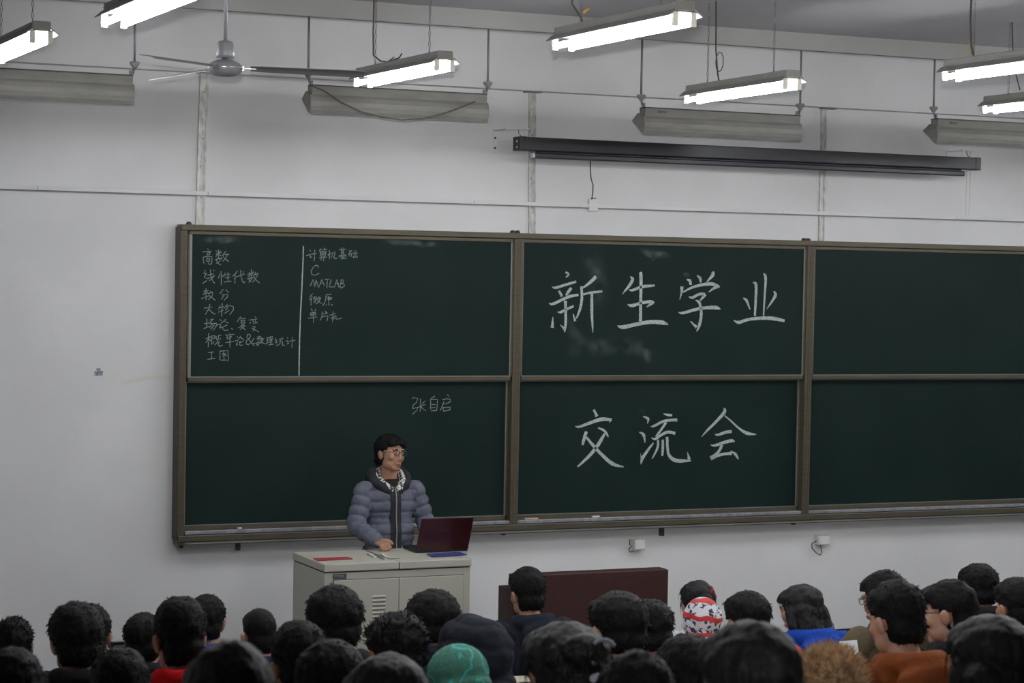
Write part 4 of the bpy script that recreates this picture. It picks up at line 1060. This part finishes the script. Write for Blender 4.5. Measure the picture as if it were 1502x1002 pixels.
SEATOF = dict(a1='navy hooded coat before the dark red counter', a2='girl in white with the red hair clip', b1='spiky-haired listener at the left picture edge', b6='blue-collared listener behind the red jacket', b7='crop-haired listener left of the cabinet',
 b4='dark head left of the red jacket', a8='farthest listener at the right', a4='long-haired girl in bright blue', hat='listener in the red and white printed hood', b13='round head before the right cabinet door', b2b='listener peeking out right of the full-haired head',
 a3='bowl-cut listener with the orange collar', a5='listener in khaki behind the orange jacket', b2='full-haired listener at the left', b10='round head before the left cabinet door', a9='dark-haired listener cut by the right edge', b18b='dark head just right of the large central one',
 b15='listener in the teal knitted cap', b5='listener in the bright red jacket', b12='spiky-haired listener below the cabinet', b18='large head before the dark red counter', a7='young man in black seen in left profile', b3='listener holding up the camera', b9='head below the left edge of the cabinet',
 b14='listener with the navy hood up', b20='low head below the printed hood', a6='young man in the rust orange jacket', b1n='near head in the bottom left corner', b11='near black head left of the bottom middle', b17='woman with the clipped bun', b22='listener in the shaggy fur hood',
 b16='nearest head between cabinet and teal cap', b19='near head right of the woman with the bun', b23='long-haired head in the bottom right corner', b8='near long-haired head right of the red jacket', b21='largest, nearest head at bottom centre right')
MODE = {}
def student(name_k, u, vtop, wpx, row, body='fwd', hair=('short', 0), jk='black', jkind='collar', label='', spec=None, rz=0.0, skin='skin', extra=None, dyrow=0.0, hs=1.0, grp=None):
    Y = ROWY[row]+dyrow; P = aty(u, vtop, Y); fz = floor_z(row)
    me, HM, arms = BODY[body]
    depth = (P-CAM).dot(FF); Wr = wpx*depth/F_PX
    crown = (HM @ Vector((0, -.01, .128))).z if hair else (HM @ Vector((0, -.01, .115))).z
    sz = (P.z-fz)/crown
    # head centre sits over the pixel: shift so that the head (not the hips) is on the ray
    hx_ = (HM @ Vector((0, -.01, .03)))
    body_o = inst('person', me, None, skin)
    sxy = max(.88, min(1.12, .5+.5*Wr/.19)); sz_ = max(.8, min(1.12, sz))
    R = Matrix.Rotation(rz, 4, 'Z')
    off = R @ Vector((hx_.x*sxy, hx_.y*sxy, 0))
    body_o.location = (P.x-off.x, Y-off.y+.03, fz); body_o.rotation_euler = (0, 0, rz); body_o.scale = (sxy, sxy, sz_)
    if sz > 1.12 or sz < .8: print('SCALE', name_k, round(sz, 3))
    tagp(body_o, label=label, cat='person', group=grp)
    if abs(sz-1) > .1 or Wr > .21 or Wr < .175: print('FIT', name_k, 'sz', round(sz, 3), 'W', round(Wr, 3))
    if jkind: inst('jacket', JK[(arms, jkind)], body_o, 'c_'+jk)
    inst('trousers', TR, body_o, 'darktrousers'); inst('shoes', SH, body_o, 'black')
    if hair:
        k = max(.92, min(1.13, Wr/.19/sxy))*hs
        inst('hair', HAIR[hair], body_o, 'hairlong' if hair[0] in ('long', 'pony', 'bun') else 'hair', HM @ Matrix.Diagonal((k, k, 1, 1)))
    face(body_o, HM, spec)
    # the seat
    s = copy_tree(seat0) if MODE.get('seat') else seat0; MODE['seat'] = 1
    s.location = (body_o.location.x, Y, fz); s['label'] = 'blue plastic seat under the '+SEATOF[name_k]
    s['group'] = 'blue seats the listeners sit on'
    return body_o, HM
def make_seat():
    t = empty('plastic_seat', label='blue plastic seat under one of the seated listeners', cat='seat', group='blue seats the listeners sit on')
    bm = bmesh.new(); P = []
    prof = [(.20, .355), (.17, .38), (.0, .36), (-.15, .365), (-.20, .42), (-.215, .60), (-.23, .78), (-.225, .80)]
    rings = []
    for y, z in prof:
        rings.append([bm.verts.new((x*.20, y-.0+.025*(abs(x)**2 if z > .5 else 0), z+(.02*abs(x)**2 if z < .5 else -.03*abs(x)**3))) for x in (-1, -.6, -.2, .2, .6, 1)])
    for a, b in zip(rings, rings[1:]):
        for k in range(5): bm.faces.new((a[k], a[k+1], b[k+1], b[k]))
    bmesh.ops.recalc_face_normals(bm, faces=bm.faces[:])
    bmesh.ops.solidify(bm, geom=bm.faces[:], thickness=.008)
    for v in bm.verts:
        if v.co.z < .5: v.co.z -= .02
        else: v.co.y -= .0
    obj('shell', bm, t, 'blueseat', smooth=True)
    obj('pedestal', T([(0, .02, 0), (0, .02, .345)], .025, seg=10), t, 'steel'); obj('foot_plate', B(-.1, .1, -.08, .12, 0, .01), t, 'steel')
    return t
seat0 = make_seat()
st = student
st('a1', 778, 832, 54, 0, 'fwd', ('short', 0), 'dknavy', 'hood', 'listener in a dark navy hooded coat sitting before the dark red counter', rz=.05)
st('a2', 1028, 853, 52, 0, 'fwd', ('pony', 0), 'white', 'collar', 'girl with dark tied hair, thin red hair clip and white top, right of red counter', rz=-.1)
st('b1', 22, 907, 60, 1, 'fwd', ('spiky', 0), 'black', 'collar', 'listener with spiky black hair at the left edge of the picture')
st('b6', 306, 873, 60, 0, 'right', ('short', 1), 'royal', 'hood', 'listener with glasses and blue collar partly behind the red-jacketed one', 'glasses')
st('b7', 384, 892, 56, 1, 'fwd', ('buzz', 0), 'navy', 'collar', 'listener with cropped round hair and a white shirt collar left of the cabinet')
st('b4', 215, 900, 68, 1, 'right', ('short', 2), 'black', 'collar', 'dark-haired listener left of and partly behind the red-jacketed one')
st('a8', 1441, 827, 58, 1, 'fwd', ('short', 3), 'black', 'collar', 'listener in black with a white collar, the farthest head at the right')
st('a4', 1180, 860, 60, 1, 'half', ('long', 0), 'blue', 'hood', 'girl with long black hair and a bright blue jacket looking down to the left')
hat_b, HMh = st('hat', 1035, 884, 56, 1, 'fwd', None, 'white', 'collar', 'listener in a red, white and navy printed hood before the girl in white', dyrow=-.15)
inst('printed_hood', print_hat(), hat_b, 'print', HMh @ Matrix.Diagonal((1, 1, 1, 1)))
st('b13', 640, 868, 78, 2, 'fwd', ('bowl', 0), 'navy', 'collar', 'round black head in front of the right cabinet door')
st('b2b', 136, 887, 64, 2, 'right', ('short', 1), 'black', 'collar', 'listener with glasses peeking out right of the full-haired head at left', 'glasses')
st('a3', 1102, 870, 66, 2, 'fwd', ('bowl', 1), 'orangered', 'collar', 'bowl-cut listener with an orange collar between printed hood and long-haired girl')
st('a5', 1303, 839, 62, 2, 'half', ('short', 0), 'khaki', 'hood', 'bespectacled listener in khaki, mostly behind the orange jacket', 'glasses')
st('b2', 115, 887, 82, 3, 'fwd', ('bowl', 0), 'black', 'collar', 'full-haired listener in a black jacket at the left, before bare wall')
st('b10', 495, 862, 84, 3, 'fwd', ('bowl', 1), 'black', 'collar', 'round-headed black-haired listener in front of the left cabinet door')
st('a9', 1500, 848, 66, 3, 'fwd', ('short', 2), 'black', 'collar', 'dark-haired listener cut by the right edge, above the nearest head there')
st('b18b', 957, 880, 76, 3, 'fwd', ('short', 3), 'grey', 'collar', 'dark head at the right behind the large head before the red counter')
hat2, HM2 = st('b15', 678, 962, 90, 5, 'low', None, 'teal', 'collar', 'listener in a teal green knitted cap at the bottom of the picture')
inst('knitted_cap', beanie(), hat2, 'teal_knit', HM2 @ Matrix.Diagonal((1, 1, 1, 1)))
st('b5', 268, 876, 82, 4, 'fwd', ('short', 3), 'red', 'collar', 'dark-haired listener in a bright red jacket')
st('b12', 588, 901, 96, 4, 'fwd', ('spiky', 0), 'black', 'collar', 'spiky-haired listener below the cabinet, between the two round heads')
st('b18', 914, 869, 92, 4, 'fwd', ('short', 1), 'grey', 'collar', 'large dark-haired listener in front of the right part of the red counter')
st('a7', 1400, 852, 74, 4, 'lefty', ('short', 0), 'black', 'hood', 'young man with glasses in black, seen in left profile looking down', 'glasses', skin='skin2')
st('b3', 180, 952, 92, 5, 'up', ('short', 3), 'black', 'collar', 'listener at the bottom left holding a small black camera up before the face')
st('b9', 445, 912, 90, 5, 'fwd', ('short', 2), 'purple', 'collar', 'dark-haired listener below the left edge of the cabinet')
h_, HMx = st('b14', 690, 926, 92, 3, 'low', None, 'dknavy', 'hoodup', 'listener leaning forward with a dark navy hood pulled up', hs=1)
st('b20', 1015, 938, 88, 5, 'low', ('bowl', 0), 'black', 'collar', 'low dark head below the printed hood')
st('a6', 1324, 853, 82, 5, 'slight', ('short', 2), 'orange', 'hood', 'dark-haired young man in a rust orange jacket, the ear towards us', skin='skin2')
st('b1n', 22, 953, 106, 6, 'fwd', ('short', 1), 'black', 'collar', 'near dark head in the bottom left corner')
st('b11', 492, 945, 108, 6, 'fwd', ('bowl', 1), 'black', 'collar', 'near black head at the bottom, left of the grey-sheened one')
st('b17', 836, 915, 122, 6, 'fwd', ('bun', 0), 'black', 'collar', 'near woman with black hair tied in a clipped bun', hs=1.05)
b22, HM22 = st('b22', 1222, 966, 84, 6, 'low', None, 'tan', 'hood', 'listener with a tan shaggy fur hood at the bottom, left of the orange jacket')
inst('fur_hood', fur_mesh(), b22, 'fur', HM22)
st('b16', 575, 968, 128, 7, 'low', ('long', 1), 'grey', 'collar', 'nearest head at the bottom, between the cabinet and the teal cap')
st('b19', 945, 962, 112, 7, 'low', ('short', 0), 'dknavy', 'collar', 'near dark head at the bottom, right of the woman with the bun')
st('b23', 1466, 905, 122, 7, 'fwd', ('long', 0), 'black', 'collar', 'near long-haired head in the bottom right corner')
st('b8', 345, 945, 138, 8, 'fwd', ('long', 1), 'black', 'collar', 'near long-haired head at the bottom, right of the red jacket')
st('b21', 1115, 915, 150, 8, 'fwd', ('long', 0), 'black', 'collar', 'nearest and largest dark head, bottom centre right', hs=1.0)
PEOPLE = {o['label']: o for o in bpy.data.objects if o.get('category') == 'person'}
def who(s): return next(o for l, o in PEOPLE.items() if s in l)
# hair clips
g_ = who('thin red hair clip'); HMg = BODY['fwd'][1]
obj('hair_clip', T([HMg @ Vector(q) for q in ((.035, -.108, .045), (.040, -.118, .085), (.043, -.108, .095), (.050, -.112, .075), (.060, -.100, .035))], .0028, seg=6), g_, mat('red_clip', (.6, .01, .06), .4))
g_ = who('clipped bun')
bm = bmesh.new()
tube(bm, [HMg @ Vector((.03+.035*math.cos(a), -.165, .05+.035*math.sin(a))) for a in [.5+x*.35 for x in range(11)]], .006, seg=8)
obj('hair_band', bm, g_, mat('grey_band', (.12, .12, .15), .5))
bm = bmesh.new()
for k in range(5): ell(bm, HMg @ Vector((.0+.010*k, -.17, -.012-.006*k+.008*(k % 2))), (.011, .006, .012), seg=8)
obj('hair_clip', bm, g_, mat('pale_ribbon', (.35, .35, .42), .6))
g_ = who('white shirt collar'); 
def collar_ring(g_): obj('shirt_collar', T([(.062*math.cos(a), -.014+.066*math.sin(a), 1.0) for a in [2*PI*k/16 for k in range(16)]], .011, closed=True, seg=8), g_, 'c_white')
collar_ring(g_); collar_ring(who('with a white collar'))
# camera held up
g_ = who('small black camera'); k_ = g_.matrix_basis
p = g_.location; q = aty(172, 951, p.y+.30)
t = empty('camera', q, label='small black camera held above the dark heads at left', cat='camera')
obj('camera_body', B(-.022, .022, -.010, .012, -.022, .022, bev=.004), t, 'black'); obj('camera_lens', T([(0, .010, 0), (0, .028, 0)], .014, seg=16), t, 'blackm'); obj('camera_strip', B(-.012, .021, -.0115, -.0095, .006, .010), t, 'white')

# papers leaning up on the fourth row's desk
dz_ = floor_z(3)+.726
def leaning(px, y, lab):
    P = [aty(u, v, y) for u, v in px]; P = [P[0], P[1], Vector((P[1].x, y-.06, dz_)), Vector((P[0].x, y-.06, dz_))]; c = P[3].copy()
    bm = bmesh.new(); A = [bm.verts.new(q-c) for q in P]; Bq = [bm.verts.new(q-c+Vector((0, .002, 0))) for q in P]
    bm.faces.new(A); bm.faces.new(Bq[::-1])
    for i in range(4): bm.faces.new((A[i], A[(i+1) % 4], Bq[(i+1) % 4], Bq[i]))
    bmesh.ops.recalc_face_normals(bm, faces=bm.faces[:]); tagp(obj('paper_sheet', bm, None, 'paper', c), lab, 'paper')
leaning([(1231, 941), (1257, 939)], -5.66, 'white sheet of paper held upright right of the girl in blue')
leaning([(1243, 966), (1263, 962)], -5.74, 'smaller white sheet of paper just above the shaggy fur hood')

# ------------------------------------------------------------------ the speaker (local frame faces +y, turned by 180 degrees)
SX, SY = 1.205, -.70
def speaker():
    HCs = Vector((.028, .035, 1.595))
    HM = head_matrix(HCs, math.radians(22), math.radians(4), math.radians(-5))
    bm = bmesh.new(); head_parts(bm); xform(bm, HM)
    cap(bm, HM @ Vector((0, -.015, -.06)), (.0, -.012, 1.42), .050, .056)
    ell(bm, (0, 0, 1.25), (.15, .10, .19)); ell(bm, (0, 0, 1.05), (.135, .095, .17)); ell(bm, (0, 0, .92), (.16, .115, .11)); ell(bm, (0, -.005, 1.375), (.125, .055, .04))
    P = {1: [Vector((.185, 0, 1.365)), Vector((.262, .06, 1.135)), Vector((.178, .27, 1.058))], -1: [Vector((-.185, 0, 1.365)), Vector((-.262, .03, 1.125)), Vector((-.20, .26, 1.066))]}
    for x in (-1, 1):
        chain(bm, P[x], [.038, .034, .026])
        if x == 1: hand(bm, P[x][2]-Vector((.0, -.005, -.002)), (-.15, .9, -.12), (.35, 0, 1), -1 if x == 1 else 1, curl=1.0, fist=True)
        else: hand(bm, P[x][2], (.25, .9, -.05), (0, 0, 1), -1, curl=.3)
        chain(bm, [(x*.09, 0, .90), (x*.10, .02, .50), (x*.105, -.01, .09)], [.088, .055, .038]); cap(bm, (x*.105, -.02, .045), (x*.125, .15, .03), .042, .032)
    me = remesh(bm, .0048, 2, 'person')
    o = inst('person', me, None, 'skin'); o.location = (SX, SY, 0); o.rotation_euler = (0, 0, PI)
    tagp(o, 'young man with glasses in a grey-blue quilted jacket speaking behind the cabinet', 'person')
    # quilted jacket
    bm = bmesh.new()
    ell(bm, (0, -.005, 1.26), (.172, .130, .17)); ell(bm, (0, 0, 1.09), (.172, .135, .16)); ell(bm, (0, 0, .95), (.180, .140, .13)); ell(bm, (0, -.01, 1.37), (.150, .085, .055)); cap(bm, (-.08, 0, .87), (.08, 0, .87), .10, .10)
    for x in (-1, 1):
        a, b, c = P[x]; chain(bm, [a+Vector((-x*.012, 0, -.016)), b+Vector((-x*.012, 0, 0)), c-(c-b).normalized()*.012], [.068, .060, .043])
    J = remesh(bm, .0075, 4, 'quilted_jacket')
    def quilt(p, nn):
        best = None
        for x in (-1, 1):
            a, b, c = P[x]; L1 = (b-a).length
            for (s, e, o_) in ((a, b, 0), (b, c, L1)):
                d = e-s; t_ = max(0, min(1, (p-s).dot(d)/d.length_squared)); dist = (p-(s+d*t_)).length
                if best is None or dist < best[0]: best = (dist, o_+t_*d.length)
        if best[0] < .082 and abs(p.x) > .165: s = best[1]/.066+.15
        else: s = (p.z+.012*abs(p.x)/.15)/.072
        fr = s % 1.0; q = abs(math.sin(PI*fr))**.42
        zipz = abs(p.x-.0) < .038 and p.y > .02
        k = (q-.75)*.0165*(0.15 if zipz else 1) + noise.noise(Vector((p.x*26, p.y*26, p.z*34)))*.0045
        return p+nn*k
    VN(J).run(quilt)
    j = inst('quilted_jacket', J, o, 'puffer')
    # open throat: dark knit, zipper placket
    def front(z): return {1.44: .085, 1.40: .11, 1.36: .125, 1.30: .137, 1.24: .141, 1.16: .140, 1.08: .146, 1.0: .148, .92: .150, .84: .14}[z]
    zs_ = [1.375, 1.33, 1.28, 1.22, 1.16, 1.10, 1.04, .98, .92, .86]
    qj = VN(J).co
    def front(z):
        k = (abs(qj[:, 2]-z) < .02) & (abs(qj[:, 0]) < .035); return float(qj[k][:, 1].max())
    for nm, xa, xb, mt, dy in (('zip_placket', -.036, .036, 'charcoal', .008), ('zip_line', -.003, .003, 'lampgrey', .0115)):
        bm = bmesh.new(); rr_ = []
        for z in zs_:
            y = front(z)+dy; ww = 1
            rr_.append([bm.verts.new((xa*ww, y-.008 if nm == 'zip_placket' else y, z)), bm.verts.new((0 if nm == 'zip_placket' else (xa+xb)/2, y, z)), bm.verts.new((xb*ww, y-.008 if nm == 'zip_placket' else y, z)),
                        bm.verts.new((xb*ww, y-.03, z)), bm.verts.new((xa*ww, y-.03, z))])
        for a, b in zip(rr_, rr_[1:]):
            for k in range(5): bm.faces.new((a[k], a[(k+1) % 5], b[(k+1) % 5], b[k]))
        bm.faces.new(rr_[0]); bm.faces.new(rr_[-1][::-1])
        bmesh.ops.recalc_face_normals(bm, faces=bm.faces[:])
        obj(nm, bm, j, mt)
    # hood collar ring: open V at the throat
    def vring(rad, rx, z0, zt, a0, a1, yo, zf):
        pts = []
        for k in range(23):
            a = math.radians(a0+(a1-a0)*k/22); s = (math.sin(a)+1)/2     # s=1 front, 0 back
            pts.append((rx*math.cos(a)*(1-.55*max(0, s-.7)/.3), yo+.078*math.sin(a)+.035*max(0, s-.6)/.4, z0-zf*s**1.6))
        return pts
    bm = bmesh.new(); pts = vring(0, .112, 1.475, 0, 100, 440, -.008, .135); tube(bm, pts, [.012]+[.030+.012*math.sin(PI*k/20) for k in range(21)]+[.012], seg=12)
    ell(bm, (0, -.13, 1.41), (.12, .06, .10), (.3, 0, 0)); ell(bm, (0, -.09, 1.43), (.12, .06, .06))
    H_ = remesh(bm, .007, 3, 'hood')
    VN(H_).run(lambda c, n: c+n*noise.noise(c*24)*.006)
    inst('hood', H_, j, 'charcoal')
    bm = bmesh.new(); pts = vring(0, .084, 1.487, 0, 108, 432, .0, .14); tube(bm, pts, [.010]+[.026]*21+[.010], seg=10)
    inst('hood_lining', remesh(bm, .006, 2, 'hood_lining'), j, 'plaid')
    bm = bmesh.new(); ell(bm, (0, .030, 1.372), (.055, .058, .055), (-.3, 0, 0)); ell(bm, (0, .0, 1.405), (.066, .064, .035)); 
    inst('knit_shirt', remesh(bm, .006, 2, 'knit_shirt'), o, 'brownknit')
    bm = bmesh.new(); ell(bm, (0, 0, .90), (.17, .125, .12))
    for x in (-1, 1): chain(bm, [(x*.09, 0, .88), (x*.10, .02, .50), (x*.107, -.01, .10)], [.10, .078, .066])
    inst('trousers', remesh(bm, .011, 3, 'trousers'), o, 'darktrousers')
    inst('shoes', shoes_m([((x*.105, -.02, .05), (x*.125, .17, .045)) for x in (-1, 1)]), o, 'black')
    bm = bmesh.new(); b_, c_ = P[1][1], P[1][2]; tube(bm, [c_-(c_-b_).normalized()*.02, c_+(c_-b_).normalized()*.012], [.037, .034], seg=16); obj('cuff', bm, j, 'charcoal')
    inst('hair', hair_mesh('short', 21, .0045, 900), o, 'hair', HM @ Matrix.Diagonal((.99, .99, .98, 1)))
    face(o, HM, 'glasses')
    tm = bmesh.new()
    for x in (-1, 1): tube(tm, [(x*.075, .068, .006), (x*.0855, .0, .002)], .0034, seg=6)
    obj('spectacle_temple', tm, o, 'glassblue').matrix_local = HM
    print('SPEAKER head', o.location, HM.translation)
speaker()
